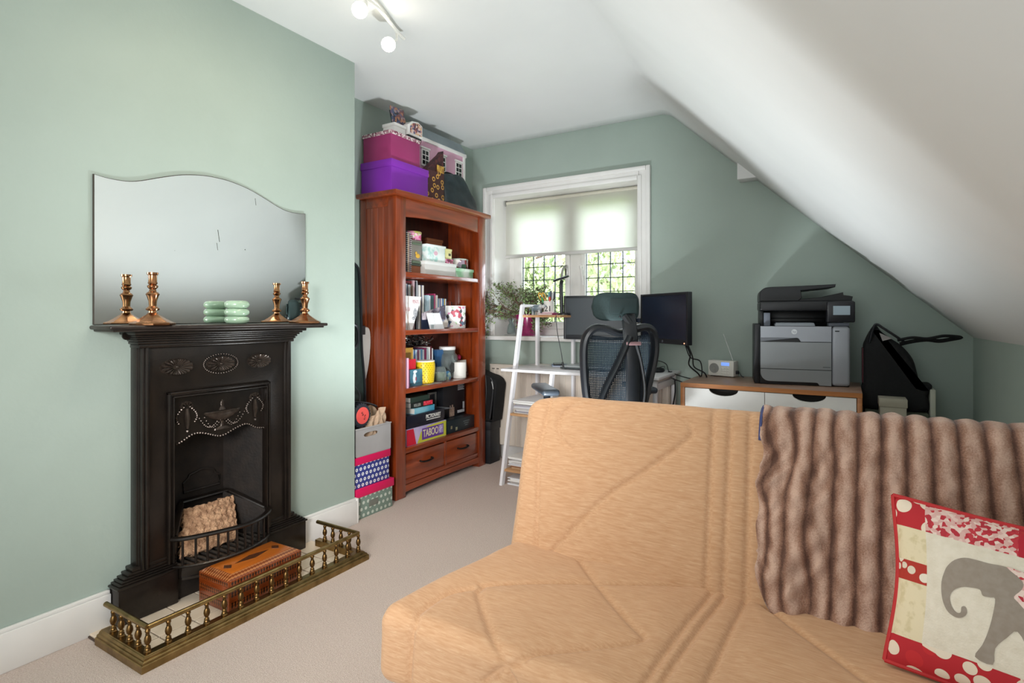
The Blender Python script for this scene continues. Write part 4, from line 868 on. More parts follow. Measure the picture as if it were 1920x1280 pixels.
text('PICTIONARY', .036, M('title_white', 'eeeeea', .4), pb, Vector((-2.3183, 2.86, S4+.156))-O, FX, sx=.72, bold=.0004)
b = B(O); b.box(-2.319, -2.3184, 2.79, 2.932, S4+.134, S4+.139); b.o('title_underline', M('title_white', ''), pb, smooth=False)
flatbook('bright blue paperback lying on the dark picture game box', -2.53, -2.335, 2.68, 2.895, S4+.1855, S4+.222, '2f9ac4', R(4), mat=M('cover_bright_blue', '2fa0c8', .35, c2='8fd0e4', ns=14))
kbk = flatbook('black and red paperback on top of the bright blue one', -2.53, -2.34, 2.675, 2.88, S4+.2225, S4+.258, '1a2220', R(-3))
text('KILLER', .026, M('grey_lettering', 'b5b8b2', .5), kbk, (.0966, -.045, .016), FX, sx=.8)
b = B(); b.box(.0955, .0962, .012, .098, .006, .032); b.o('red_label', M('label_red', 'd8203c', .4, c2='e85a6a', ns=70, lo=.5, hi=.6), kbk, smooth=False)
flatbook('dark green hardback at the top of the book stack on the lowest shelf', -2.53, -2.345, 2.66, 2.85, S4+.2585, S4+.292, '22382f', R(2))
dbx = thing('game_box', 'dark teal box with a small crest at the window end of the lowest shelf', 'box', (-2.42, 3.18, S4)); O = dbx.location
b = B(O); b.box(-2.54, -2.325, 3.015, 3.335, S4, S4+.088, .002); b.o('box', M('dark_teal_box', '16282f', .4, c2='122128', ns=6), dbx)
b = B(O); b.box(-2.325, -2.3243, 3.055, 3.072, S4+.03, S4+.05); b.box(-2.325, -2.3243, 3.11, 3.132, S4+.012, S4+.034); b.o('crest', M('crest_bronze', '7a6a4a', .5, c2='9aa48a', ns=80), dbx, smooth=False)
for k in range(3):
    b = B(O); b.box(-2.325, -2.3244, 3.20+.01*k, 3.275-.012*k, S4+.058-.014*k, S4+.062-.014*k); b.o('small_print', M('small_print_grey', '6a787c', .5), dbx, smooth=False)
big = thing('black_box', 'large black box with white print standing on the dark teal box', 'box', (-2.47, 3.26, S4+.0885)); O = big.location
b = B(O); b.box(-2.56, -2.41, 3.08, 3.335, S4+.0885, S4+.318, .002); b.o('box', M('black_card', '101318', .45, c2='15181e', ns=8), big)
b = B(O)
for k in range(5): b.box(-2.41, -2.4093, 3.25, 3.325-.01*(k % 2), S4+.27+.009*k, S4+.2745+.009*k)
b.box(-2.41, -2.4093, 3.245, 3.33, S4+.105, S4+.125); b.box(-2.41, -2.4093, 3.31, 3.33, S4+.13, S4+.18)
b.o('white_print', M('print_white', 'b9bcc0', .5), big, smooth=False)
b = B(O); b.box(-2.41, -2.407, 3.15, 3.205, S4+.092, S4+.155); b.box(-2.41, -2.4075, 3.155, 3.165, S4+.155, S4+.17); b.box(-2.41, -2.4075, 3.18, 3.19, S4+.155, S4+.172); b.o('beige_label', M('beige_label', 'b59a88', .5, c2='8a7568', ns=60), big, smooth=False)
fr_ = thing('framed_photo', 'small silver photo frame at the back of the lowest shelf', 'picture frame', (-2.49, 3.02, S4+.19)); O = fr_.location
lidbox('card_box', 'black flat box under the silver frame on the lowest shelf', 'box', -2.56, -2.40, 2.99, 3.075, S4+.0885, S4+.17, .01, BLACK, BLACK)
b = B(O)
for (ya, yb, za, zb) in ((2.985, 3.0, .175, .275), (3.06, 3.075, .175, .275), (3.0, 3.06, .175, .19), (3.0, 3.06, .262, .275)): b.box(-2.475, -2.463, ya, yb, S4+za, S4+zb, .002)
b.o('frame', M('dull_silver', '8a8a86', .35, metal=.6), fr_)
b = B(O); b.box(-2.472, -2.468, 3.0, 3.06, S4+.19, S4+.262); b.o('photo', M('dark_photo', '1b1d22', .3, c2='2b2d34', ns=30), fr_, smooth=False)
fr_.location.z = S4+.19; 
dc = thing('magazine', 'pale magazine lying on the black flat box on the lowest shelf', 'magazine', (-2.40, 3.03, S4+.17)); O = dc.location
b = B(O); b.box(-2.46, -2.335, 2.985, 3.075, S4+.1705, S4+.1745, .001); b.o('pages', M('pale_magazine', 'a9b2bb', .4, c2='4a5058', ns=20), dc)

# ============================================================ ALCOVE STACK
PK = M('hot_pink_lid', 'e5115f', .45, c2='da0f59', ns=5)
lidbox('storage_box', 'grey green box with pale spots and hot pink lid on the floor', 'box', -2.405, -2.252, 2.125, 2.405, 0, .165, .045, polka('grey_green_spots', '7f9488', 'cdd6cb', 'YZ', 30, .27), PK, .007)
lidbox('storage_box', 'navy blue box with white spots and hot pink lid under the grey crate', 'box', -2.40, -2.258, 2.125, 2.385, .1655, .335, .040, polka('blue_white_spots', '35408f', 'eef0f4', 'YZ', 34, .32, .10), PK, .006)
lb = [o for o in bpy.data.objects if o.get('label', '').startswith('grey green box with pale')][0]
b = B(lb.location); b.box(-2.2525, -2.249, 2.22, 2.29, .05, .085, .002); b.o('label_holder', M('label_holder', '8a9088', .4, metal=.5), lb)
cr_ = thing('crate', 'light grey plastic crate with a handle slot on the navy spotted box', 'crate', (-2.35, 2.26, .3355)); O = cr_.location
CRG = M('grey_plastic', 'b4b3b4', .45, c2='aaa9aa', ns=6)
za, zb = .3355, .488; ya, yb, xa, xb = 2.125, 2.395, -2.405, -2.255
b = B(O); b.box(xa, xb, ya, yb, za, za+.006); b.box(xa, xa+.005, ya, yb, za, zb); b.box(xa, xb, ya, ya+.005, za, zb); b.box(xa, xb, yb-.005, yb, za, zb)
slot = [(2.24+.034*math.cos(t)+(.02 if math.cos(t) > 0 else -.02), .448+.012*math.sin(t)) for t in np.linspace(0, 2*PI, 25)[:-1]]
# front wall with a handle slot cut through it
oy = [(ya, za), (yb, za), (yb, zb), (ya, zb)]
t_ = bmesh.new(); vo = [t_.verts.new((xb, p[0], p[1])) for p in oy]; vi = [t_.verts.new((xb, p[0], p[1])) for p in slot]
eo = [t_.edges.new((vo[i], vo[(i+1) % 4])) for i in range(4)]; ei = [t_.edges.new((vi[i], vi[(i+1) % 24])) for i in range(24)]
bmesh.ops.triangle_fill(t_, edges=eo+ei, use_beauty=True); r_ = bmesh.ops.extrude_face_region(t_, geom=list(t_.faces)); bmesh.ops.translate(t_, verts=[v for v in r_['geom'] if isinstance(v, bmesh.types.BMVert)], vec=(-.005, 0, 0)); bmesh.ops.recalc_face_normals(t_, faces=t_.faces)
b._merge(t_, Matrix.Translation(-O)); b.o('body', CRG, cr_, smooth=False)
b = B(O); b.box(xb-.002, xb+.004, ya-.003, yb+.003, zb-.006, zb+.002, .002); b.box(xa-.004, xa+.006, ya-.003, yb+.003, zb-.006, zb+.002, .002); b.o('rim', CRG, cr_)
pbg = thing('paper_bag', 'crumpled brown paper bag inside the grey crate', 'bag', (-2.36, 2.31, .343)); O = pbg.location
def pbf(u, v):
    a = 2*PI*u; k = (abs(math.cos(a))**5+abs(math.sin(a))**5)**-.2; n_ = .008*math.sin(7*a+9*v)+.006*math.sin(13*a-7*v)
    return (-2.325+(.05+n_)*k*math.cos(a), 2.305+(.075+n_)*k*math.sin(a), .343+.215*v+.02*math.sin(3*a)*v*v)
b = B(O); b.grid(pbf, 40, 14, True); x_ = b.o('paper', M('kraft_paper', 'c9ae94', .7, c2='b89a80', ns=12, bs=.3), pbg, smooth=False); x_.modifiers.new('s', 'SOLIDIFY').thickness = .0015
ex = thing('massage_roller', 'black ribbed exercise roller with a coral red end in the grey crate', 'exercise roller', (-2.30, 2.182, .556)); O = ex.location
b = B(O); b.cyl((-2.385, 2.182, .556), .062, .125, 'X', 32, bev=.006)
for k in range(24): a = 2*PI*k/24; b.box(-2.38, -2.266, 2.182+.062*math.cos(a)-.005, 2.182+.062*math.cos(a)+.005, .556+.062*math.sin(a)-.005, .556+.062*math.sin(a)+.005, .002, 1)
b.o('tread', M('navy_rubber', '20242e', .6), ex)
b = B(O); b.cyl((-2.262, 2.182, .556), .046, .005, 'X', 32, bev=.002); b.o('end_cap', M('coral_red', 'e2544e', .5), ex)
text('S', .03, BLACK, ex, Vector((-2.2562, 2.178, .565))-O, (R(90), R(-15), R(90)), ext=.0004); text('ELITE', .012, BLACK, ex, Vector((-2.2562, 2.195, .545))-O, (R(90), R(-75), R(90)), ext=.0004)
bh = thing('handbag', 'black glossy bag with a curved handle in the grey crate', 'bag', (-2.38, 2.24, .343)); O = bh.location
b = B(O); b.lathe([(0, 0), (.05, .0), (.06, .02), (.055, .2), (.03, .25), (0, .26)], (-2.365, 2.25, .343), 20, sx=.5, sy=1.6); b.o('body', M('black_leather', '15161a', .3, c2='1d1f24', ns=30, bs=.1), bh)
b = B(O); b.tube(smoothpts([(-2.33, 2.12, .63), (-2.31, 2.18, .628), (-2.30, 2.25, .613), (-2.30, 2.31, .592), (-2.31, 2.335, .58)]), .010, 8, flat=.5); b.tube(smoothpts([(-2.32, 2.13, .74), (-2.305, 2.17, .71), (-2.30, 2.20, .665), (-2.305, 2.20, .62)]), .004, 6); b.o('handle', BLACK, bh)
gc = thing('racket_case', 'tall dark green padded case standing behind the alcove boxes', 'case', (-2.44, 2.24, 0)); O = gc.location
prof_ = sm2([(2.13, .0), (2.32, .0), (2.345, .25), (2.35, .55), (2.345, .72), (2.325, .90), (2.318, 1.1), (2.305, 1.32), (2.28, 1.39), (2.2, 1.41), (2.13, 1.38)], 5, True)
b = B(O); b.prism(prof_, -2.47, -2.415, 'X', .012, 3); b.o('body', M('dark_green_cloth', '24332f', .6, c2='1b2825', ns=40, bs=.2), gc, ang=60)
b = B(O); b.tube([(-2.413, p[0]+.0, p[1]) for p in prof_], .007, 6, closed=True); b.o('piping', BLACK, gc)
b = B(O); b.tube(smoothpts([(-2.415, 2.20, 1.05), (-2.395, 2.26, 1.045), (-2.39, 2.275, .99), (-2.395, 2.262, .925), (-2.415, 2.20, .915)]), .009, 8); b.o('carry_handle', BLACK, gc)
gt = thing('grey_panel', 'curved pale grey board standing behind the dark green case', 'board', (-2.48, 2.35, 0)); O = gt.location
b = B(O); b.prism(sm2([(2.28, 0), (2.37, 0), (2.385, .4), (2.41, .64), (2.45, .80), (2.466, .92), (2.464, .99), (2.45, 1.025), (2.42, 1.03), (2.39, 1.0), (2.30, .98)], 5, True), -2.500, -2.484, 'X', .006, 3); b.o('board', M('pale_grey_board', 'a5a09b', .5, c2='9c9792', ns=8), gt, ang=60)
b = B(O); b.box(-2.503, -2.481, 2.375, 2.42, .985, 1.04, .004); b.o('black_clip', BLACK, gt)

# ============================================================ CASES BESIDE THE BOOKCASE
kb_ = thing('storage_case', 'black hard box on the carpet below the black suitcase', 'box', (-2.34, 3.53, 0)); O = kb_.location
b = B(O); b.box(-2.50, -2.262, 3.45, 3.585, 0, .30, .004); b.o('body', BLACK, kb_)
b = B(O); b.box(-2.504, -2.258, 3.446, 3.589, .25, .315, .004); b.o('lid', BLACK, kb_)
sc = thing('suitcase', 'black fabric suitcase standing on the black box beside the bookcase', 'suitcase', (-2.34, 3.53, .3155)); O = sc.location
b = B(O); b.prism(sm2([(-2.50, .3155), (-2.27, .3155), (-2.235, .34), (-2.205, .56), (-2.205, .60), (-2.23, .635), (-2.30, .66), (-2.50, .68)], 5, True), 3.448, 3.588, 'Y', .02, 4); b.o('body', BLACKF, sc, ang=60)
b = B(O); b.tube(smoothpts([(-2.262, 3.446, .34), (-2.238, 3.446, .52), (-2.235, 3.446, .60), (-2.255, 3.446, .64)]), .004, 6); b.tube(smoothpts([(-2.31, 3.446, .33), (-2.295, 3.446, .52), (-2.30, 3.446, .66)]), .003, 6); b.o('zip', M('dark_zip', '2a2c30', .4), sc)
b = B(O); b.tube([(-2.243, 3.440, .615), (-2.232, 3.438, .59), (-2.228, 3.44, .56)], .0035, 6); b.o('zip_pull', STEEL, sc)
# ============================================================ DESK
DW = M('desk_white', 'ebe9ec', .35, c2='e3e1e4', ns=7); DOAK = M('desk_shelf_oak', 'c69a70', .5, c2='b3865c', ns=3, st=(2, 16, 16))
dk = thing('desk', 'white ladder desk with an upper shelf, lower shelves and leaning legs', 'desk', (-1.5, 3.44, 0)); O = dk.location
b = B(O); b.box(-2.01, -.93, 3.195, 3.69, .724, .742, .004); b.o('desktop', DW, dk)
def bar(b, p, q, wx, wy):
    p, q = Vector(p), Vector(q); d = q-p
    t = [(-wx, -wy), (wx, -wy), (wx, wy), (-wx, wy)]; a = [b._v(p+Vector((i, j, 0))) for i, j in t]; c = [b._v(q+Vector((i, j, 0))) for i, j in t]
    b.bm.faces.new(a[::-1]); b.bm.faces.new(c)
    for i in range(4): b.bm.faces.new((a[i], a[(i+1) % 4], c[(i+1) % 4], c[i]))
for nm, x, top in (('leg', -1.924, 1.172), ('leg', -1.64, 1.10)):
    tf = top if x < -1.8 else .724; yt_ = 3.074+.271*tf/1.177
    b = B(O); bar(b, (x, 3.074, 0), (x, yt_, tf), .0095, .018); b.o('leg', DW, dk, smooth=False)
    b = B(O); bar(b, (x, 3.56, 0), (x, 3.56, 1.172 if x < -1.8 else 1.10), .0095, .015); b.o('leg', DW, dk, smooth=False)
b = B(O); b.box(-1.934, -1.914, 3.335, 3.575, 1.158, 1.178, .002); b.o('top_rail', DW, dk)
b = B(O); b.box(-1.934, -1.630, 3.33, 3.575, 1.088, 1.104, .002); b.o('upper_shelf', DOAK, dk)
b = B(O); b.box(-1.915, -1.645, 3.16, 3.575, .438, .453, .002); b.o('lower_shelf', DOAK, dk)
b = B(O); b.box(-1.915, -1.645, 3.09, 3.575, .085, .10, .002); b.o('lower_shelf', DOAK, dk)
for y in (3.235, 3.64):
    b = B(O); b.box(-.975, -.950, y-.015, y+.015, 0, .724, .002); b.o('leg', DW, dk)
b = B(O); b.box(-.975, -.95, 3.25, 3.625, .66, .70, .002); b.box(-1.64, -.975, 3.63, 3.65, .66, .70, .002); b.o('frame_rail', DW, dk)
# papers on the lower shelves
def pile(label, x0, x1, y0, y1, z, n, cols, seed, cat='papers', name='paper_stack'):
    T = thing(name, label, cat, ((x0+x1)/2, (y0+y1)/2, z)); q = random.Random(seed); zz = 0
    for i in range(n):
        t = q.uniform(.004, .011); c = q.choice(cols); b = B(); dx, dy = q.uniform(-.012, .012), q.uniform(-.012, .012); w_, h_ = (x1-x0)/2, (y1-y0)/2
        b.box(dx-w_, dx+w_, dy-h_, dy+h_, zz, zz+t, .0006, 1); o = b.o('sheaf', M('sheaf_'+c, c, .6), T, smooth=False); o.rotation_euler = (0, 0, q.uniform(-.06, .06)); zz += t+.0003
PC = ['d9d6d4', 'c9c9cf', 'b6b2b0', 'e6e4e0', '9d9aa2', 'cbb9a4']
pile('grey pile of papers and magazines on the desk shelf just below the desktop', -1.895, -1.67, 3.18, 3.50, .4535, 11, PC, 4)
pile('untidy pile of papers on the desk shelf near the floor', -1.895, -1.67, 3.12, 3.45, .1005, 9, ['8a5a3a', 'd9d6d4', 'b59474', 'e6e4e0', 'c9c9cf'], 5)
pile('loose white papers on the carpet beneath the lowest desk shelf', -1.89, -1.66, 3.10, 3.40, .0005, 6, ['dcdce0', 'a8a29c', 'e4e2de'], 6)
# upper shelf things
US = 1.1045
an = thing('animal_figurine', 'small grey and white animal figurine on the desk upper shelf', 'figurine', (-1.855, 3.42, US), R(10))
b = B(); b.ball((0, 0, .046), .026, 2, (1.55, .8, .95)); b.ball((.045, 0, .06), .017, 2, (1.2, .8, .9)); b.tube([(.02, 0, .055), (.04, 0, .062)], [.02, .014], 8); b.tube([(.055, 0, .06), (.072, 0, .063)], [.011, .006], 8)
for x, y in ((-.025, -.013), (-.025, .013), (.024, -.013), (.024, .013)): b.tube([(x, y, .042), (x+.001, y, .02), (x, y, .0)], [.012, .009, .009], 8)
b.tube([(-.038, 0, .058), (-.05, 0, .045), (-.052, 0, .03)], [.006, .004, .003], 6)
b.o('body', M('figurine_grey', '6f7f88', .35, c2='d9d9d6', ns=18, lo=.45, hi=.6), an, ang=70)
b = B(); b.ball((.045, -.011, .075), .008, 2, (.5, 1, 1)); b.ball((.045, .011, .075), .008, 2, (.5, 1, 1)); b.o('ear', M('figurine_dark', '2a2f36', .4), an)
pp = thing('pen_pot', 'white pen pot with a black number full of pens and scissors', 'pen pot', (-1.785, 3.47, US)); O = pp.location
b = B(O); b.lathe([(0, 0), (.037, 0), (.037, .098), (.034, .098), (.034, .004), (0, .004)], O, 24); b.o('pot', PAPER, pp)
text('21', .055, BLACK, pp, (.012, -.0372, .042), FY, ext=.0006)
def pen(dx, dy, lean, h_, c, cap=None):
    T = thing('pen', f'{cap or c} capped pen standing in the white pen pot', 'pen', (O.x+dx, O.y+dy, US+.005), group=None)
    b = B(); b.tube([(0, 0, 0), (lean[0], lean[1], h_)], .0052, 8); b.o('barrel', M('pen_'+c, PCOL[c], .4), T)
    b = B(); b.tube([(lean[0]*.72, lean[1]*.72, h_*.72), (lean[0]*1.02, lean[1]*1.02, h_*1.02)], .0075, 8); b.o('cap', M('pen_'+(cap or c), PCOL[cap or c], .4), T)
    T['label'] = f'{c} pen with a {cap or c} end in the white pen pot'
PCOL = {'blue': '2f5fae', 'green': '1f8a3a', 'red': 'd8301e', 'black': '15171c', 'navy': '1c2440', 'grey': 'c3c6c8', 'teal': '4a8f9a'}
pen(-.015, -.014, (-.03, -.005, 0), .115, 'green'); pen(.012, -.018, (.008, -.008, 0), .118, 'red'); pen(.015, .01, (.022, .0, 0), .155, 'black'); pen(.002, .012, (.004, .008, 0), .16, 'navy'); pen(.02, -.006, (.02, -.01, 0), .148, 'grey'); pen(-.004, 0, (.006, 0, 0), .152, 'teal')
sz = thing('scissors', 'scissors with yellow handles stuck in the pen pot', 'scissors', (O.x-.02, O.y+.008, US+.005))
b = B(); b.tube([(0, 0, 0), (-.02, 0, .085)], .004, 6, flat=.4); b.o('blade', STEEL, sz)
b = B()
for s_, c_ in ((-1, (-.05, 0, .125)), (1, (-.022, 0, .125))): b.tube([(c_[0]+.012*math.cos(t)-.010*math.sin(t), 0, c_[2]+.026*math.sin(t)) for t in np.linspace(0, 2*PI, 15)[:-1]], .0045, 6, closed=True)
b.o('handle', M('scissor_yellow', 'd8a83a', .4), sz)
nb = flatbook('magenta notebook lying beside the desk lamp on the upper shelf', -1.80, -1.69, 3.345, 3.43, US, US+.012, 'a3386a', R(-4), name='notebook', cat='notebook')
nb2 = flatbook('pale pink notebook lying on the magenta one on the upper shelf', -1.78, -1.70, 3.355, 3.425, US+.0125, US+.020, 'd9b3bf', R(9), name='notebook', cat='notebook')
lp = thing('desk_lamp', 'slim black desk lamp with a flat ring head on the upper shelf', 'lamp', (-1.675, 3.46, US)); O = lp.location
b = B(O); b.lathe([(0, 0), (.042, 0), (.042, .008), (.036, .014), (0, .014)], (O.x+.01, O.y, O.z), 24); b.o('base', BLACK, lp)
b = B(O); b.tube(smoothpts([(O.x-.005, O.y, O.z+.012), (O.x-.008, O.y, O.z+.12), (O.x-.01, O.y, O.z+.205), (O.x+.0, O.y-.008, O.z+.235)]), .013, 10); b.o('stem', BLACK, lp)
b = B(O); b.lathe([(.0, .010), (.035, .010), (.05, .006), (.053, 0), (.05, -.005), (.03, -.003), (0, -.003)], (O.x+.0, O.y-.02, O.z+.248), 28, rot=(R(12), R(-14), 0), sx=1.15); b.o('lamp_head', BLACK, lp)
b = B(O); b.lathe([(.026, -.006), (.046, -.006), (.046, -.003), (.026, -.003)], (O.x+.0, O.y-.02, O.z+.248), 28, rot=(R(12), R(-14), 0), sx=1.15); b.o('diffuser', PAPER, lp)
b = B(O); b.tube(smoothpts([(-1.675, 3.42, US+.005), (-1.66, 3.335, US-.002), (-1.652, 3.32, US-.04), (-1.648, 3.33, .98), (-1.632, 3.35, .86), (-1.62, 3.36, .76)]), .0025, 6); b.tube([(-1.625, 3.358, .79), (-1.619, 3.36, .752)], .007, 8); b.o('cable', BLACK, lp)
# on the desktop
DT = .7425
lpt = thing('laptop', 'closed silver grey laptop on the white desk', 'laptop', (-1.45, 3.50, DT), R(2))
b = B(); b.box(-.20, .20, -.135, .135, .004, .014, .004); b.o('base', M('laptop_dark', '5d6668', .4, metal=.4), lpt)
b = B(); b.box(-.20, .20, -.135, .135, .0145, .023, .004); b.o('lid', M('laptop_silver', 'b9c0c3', .35, metal=.3), lpt)
b = B()
for x in (-.17, .17):
    for y in (-.11, .11): b.cyl((x, y, 0), .008, .005, n=10)
b.o('foot', BLACK, lpt)
ph = thing('phone', 'small black phone lying on a notepad behind the laptop', 'phone', (-1.76, 3.57, DT+.008), R(28))
b = B(); b.box(-.036, .036, -.07, .07, 0, .010, .004, 3); b.o('body', BLACK, ph); b = B(); b.box(-.031, .031, -.062, .062, .0098, .0105); b.o('screen', M('phone_screen', '2c3444', .1), ph, smooth=False)
flatbook('blue edged notepad under the small black phone', -1.81, -1.70, 3.50, 3.655, DT, DT+.0075, '8fa3c8', R(28), name='notepad', cat='notepad')
single('paper_sheet', B((-1.89, 3.62, DT)).box(-1.97, -1.83, 3.56, 3.665, DT, DT+.0012), PAPER, 'flat white paper at the left back corner of the desktop', 'paper', smooth=False)
ms = thing('mouse', 'black computer mouse at the right end of the desk', 'mouse', (-1.02, 3.50, DT), R(-20))
b = B(); b.ball((0, 0, .012), .03, 3, (1, 1.65, .62)); bmesh.ops.bisect_plane(b.bm, geom=list(b.bm.verts)+list(b.bm.edges)+list(b.bm.faces), plane_co=(0, 0, 0), plane_no=(0, 0, -1), clear_outer=True); bmesh.ops.holes_fill(b.bm, edges=b.bm.edges); b.o('shell', BLACK, ms, ang=60)
b = B(); b.tube(smoothpts([(0, .045, .012), (-.03, .10, .03), (-.10, .12, .012), (-.13, .05, .004), (-.19, .06, .004)]), .002, 6); b.o('cable', BLACK, ms)
hd = thing('cable_coil', 'thin black looped cable lying on the right end of the desk', 'cable', (-1.03, 3.6, DT))
b = B(); b.tube(smoothpts([(-.20, -.10, .003), (-.12, -.02, .02), (-.05, .03, .06), (.02, .02, .045), (.05, -.02, .004), (.085, -.07, .004)]), .0028, 6); b.o('cord', BLACK, hd)
# monitors on a twin arm
SCR = M('screen_off', '1a2436', .22, spec=.6); SCR2 = M('screen_off_2', '20282e', .3, spec=.5); BEZ = M('bezel_black', '16191f', .4)
def monitor(x0, y0, x1, y1, z0, z1, label, scr, logo):
    d = Vector((x1-x0, y1-y0, 0)); rz = math.atan2(d.y, d.x); W_ = d.length; T = thing('monitor', label, 'monitor', ((x0+x1)/2, (y0+y1)/2, z0), rz); H_ = z1-z0
    b = B(); b.box(-W_/2, W_/2, .004, .03, 0, H_, .003); b.box(-W_/4, W_/4, .03, .055, H_*.25, H_*.8, .01); b.o('case', BEZ, T)
    b = B(); e = .016
    b.box(-W_/2, -W_/2+e, -.002, .006, 0, H_, .002); b.box(W_/2-e, W_/2, -.002, .006, 0, H_, .002); b.box(-W_/2+e, W_/2-e, -.002, .006, H_-e, H_, .002); b.box(-W_/2+e, W_/2-e, -.002, .006, 0, .03, .002); b.o('bezel', BEZ, T)
    b = B(); b.box(-W_/2+e, W_/2-e, .001, .005, .03, H_-e); b.o('screen', scr, T, smooth=False)
    if logo:
        b = B(); b.cyl((0, -.0028, .015), .007, .001, 'Y', 20); b.o('badge', M('badge_grey', '8d949c', .4, metal=.5), T)
        text('hp', .010, BEZ, T, (0, -.0032, .0155), (R(90), 0, 0), ext=.0002)
        b = B(); b.ball((W_/2-.03, -.003, .010), .004, 2); b.o('power_light', M('power_orange', 'ffb08a', .4, emit=1.5), T)
    return T
monitor(-1.68, 3.49, -1.20, 3.585, .938, 1.236, 'black monitor behind the office chair, the left of the two on the desk', SCR2, False)
monitor(-1.165, 3.585, -.783, 3.265, .928, 1.238, 'black monitor turned inwards at the right end of the desk', SCR, True)
ma = thing('monitor_mount', 'black twin monitor mount post at the back of the desk', 'monitor mount', (-1.115, 3.645, DT)); O = ma.location
b = B(O); b.cyl(O, .05, .012, n=20, bev=.003); b.cyl((O.x, O.y, DT+.01), .019, .40, n=16); b.o('post', M('arm_black', '1b2027', .35, metal=.3), ma)
b = B(O); b.box(-1.40, -1.05, 3.632, 3.658, 1.055, 1.082, .004); b.box(-1.42, -1.38, 3.60, 3.64, 1.04, 1.10, .003); b.box(-1.06, -1.02, 3.56, 3.64, 1.04, 1.10, .003); b.o('cross_arm', M('arm_navy', '1d2a40', .4), ma)
cb = thing('monitor_cables', 'black cables hanging from the right monitor behind the desk end', 'cable', (-.82, 3.33, .92))
b = B(); b.tube(smoothpts([(0, 0, .03), (.02, .06, -.05), (-.0, .12, -.12), (.05, .18, -.19), (.02, .22, -.27), (-.06, .26, -.30), (-.02, .28, -.42)]), .0045, 6); b.o('cord', BLACK, cb)
b = B(); b.tube(smoothpts([(.015, -.01, .03), (.035, .05, -.06), (.03, .12, -.13), (.085, .16, -.17), (.08, .2, -.23), (.0, .22, -.25), (-.14, .24, -.22)]), .004, 6); b.o('cord', BLACK, cb)
b = B(); b.tube(smoothpts([(-.005, .03, .02), (.01, .1, -.07), (.055, .17, -.10), (.05, .2, -.2), (-.03, .22, -.21), (-.15, .2, -.175)]), .0035, 6); b.o('cord', BLACK, cb)
ps = thing('power_strip', 'black power strip and tangled leads fixed under the desktop', 'power strip', (-1.09, 3.42, .70)); O = ps.location
b = B(O); b.box(-1.15, -1.03, 3.38, 3.43, .672, .7235, .004); b.box(-1.13, -1.05, 3.39, 3.44, .605, .632, .004); b.o('body', BLACK, ps)
b = B(O); b.tube(smoothpts([(-1.13, 3.40, .68), (-1.14, 3.40, .60), (-1.08, 3.44, .52), (-1.03, 3.46, .45), (-.95, 3.50, .50), (-.93, 3.54, .60), (-.94, 3.58, .69)]), .005, 6); b.tube(smoothpts([(-1.09, 3.41, .61), (-1.05, 3.45, .50), (-.98, 3.48, .48), (-.96, 3.5, .3), (-.95, 3.52, .05)]), .004, 6); b.tube([(-1.09, 3.41, .68), (-1.09, 3.41, .63)], .004, 6); b.o('lead', BLACK, ps)

# ---------------------------------------------------------- plant and vase on the sill
SZ = .9455
pl = thing('potted_plant', 'leggy small-leaved plant in a magenta pot on the window sill', 'plant', (-2.125, 3.76, SZ)); O = pl.location
b = B(O); b.lathe([(0, 0), (.068, 0), (.072, .005), (.092, .155), (.095, .163), (.088, .163), (.084, .14), (0, .14)], O, 30); b.o('pot', M('magenta_pot', 'a8286c', .25, c2='8e1f5a', ns=40, lo=.45, hi=.55, coat=.4), pl)
b = B(O); b.cyl((O.x, O.y, O.z+.135), .083, .01, n=24); b.o('soil', M('soil', '3d2a20', .95, c2='241812', ns=80, bs=.5), pl)
q = random.Random(11); stems = B(O); lv = B(O); dlv = B(O)
def leaf(bb, p, s):
    e = Euler((q.uniform(-1, 1), q.uniform(-1, 1), q.uniform(0, 6))).to_matrix()
    pts = [(-1, 0, 0), (-.3, -.5, .1), (.5, -.4, .1), (1, 0, 0), (.5, .4, .1), (-.3, .5, .1)]
    vs = [bb._v(p+e @ (Vector(w_)*s)) for w_ in pts]; bb.bm.faces.new(vs)
def branch(p, d, L, r, depth):
    pts = [p]; seg = 4
    for i in range(seg):
        d = (d+Vector((q.gauss(0, .17), q.gauss(0, .17), q.gauss(0, .13)))).normalized(); p = p+d*L/seg; pts.append(p)
        if depth >= 1:
            for _ in range(2 if depth == 1 else 3):
                leaf(dlv if q.random() < .35 else lv, p+Vector((q.gauss(0, .012), q.gauss(0, .012), q.gauss(0, .012))), q.uniform(.006, .0125))
    stems.tube(pts, [r*(1-.55*i/seg) for i in range(seg+1)], 5)
    if depth < 2:
        for k in range(1, seg+1):
            for _ in range(2 if depth == 0 else 1+(k == seg)):
                nd_ = (d*.55+Vector((q.gauss(0, .6), q.gauss(0, .45), q.gauss(.12, .45)))).normalized(); branch(pts[k], nd_, L*(.42 if depth == 0 else .5), r*.5, depth+1)
top = O+Vector((0, 0, .14))
for d, L in (((-.9, -.55, .42), .34), ((-.85, -.5, .1), .30), ((-.25, -.2, 1), .24), ((.25, -.3, .9), .20), ((.75, -.35, .55), .22), ((.1, .15, 1), .18), ((-.6, -.2, .8), .26), ((.85, -.55, -.05), .2)):
    branch(top, Vector(d).normalized(), L, .0075, 0)
branch(O+Vector((-.27, -.16, .19)), Vector((-.25, -.2, -.9)), .16, .004, 1)
stems.o('stem', M('plant_stem', '7d604e', .7, c2='5d4638', ns=50), pl)
l = lv.o('leaves', M('plant_leaf', '6f8a52', .4, c2='93a873', ns=60), pl, smooth=False); l['kind'] = 'stuff'
l = dlv.o('dark_leaves', M('plant_leaf_dark', '3f4a38', .45, c2='6a5a48', ns=60), pl, smooth=False); l['kind'] = 'stuff'
vz = thing('glass_vase', 'clear glass bottle vase on a round dish at the left of the sill', 'vase', (-2.29, 3.80, SZ)); O = vz.location
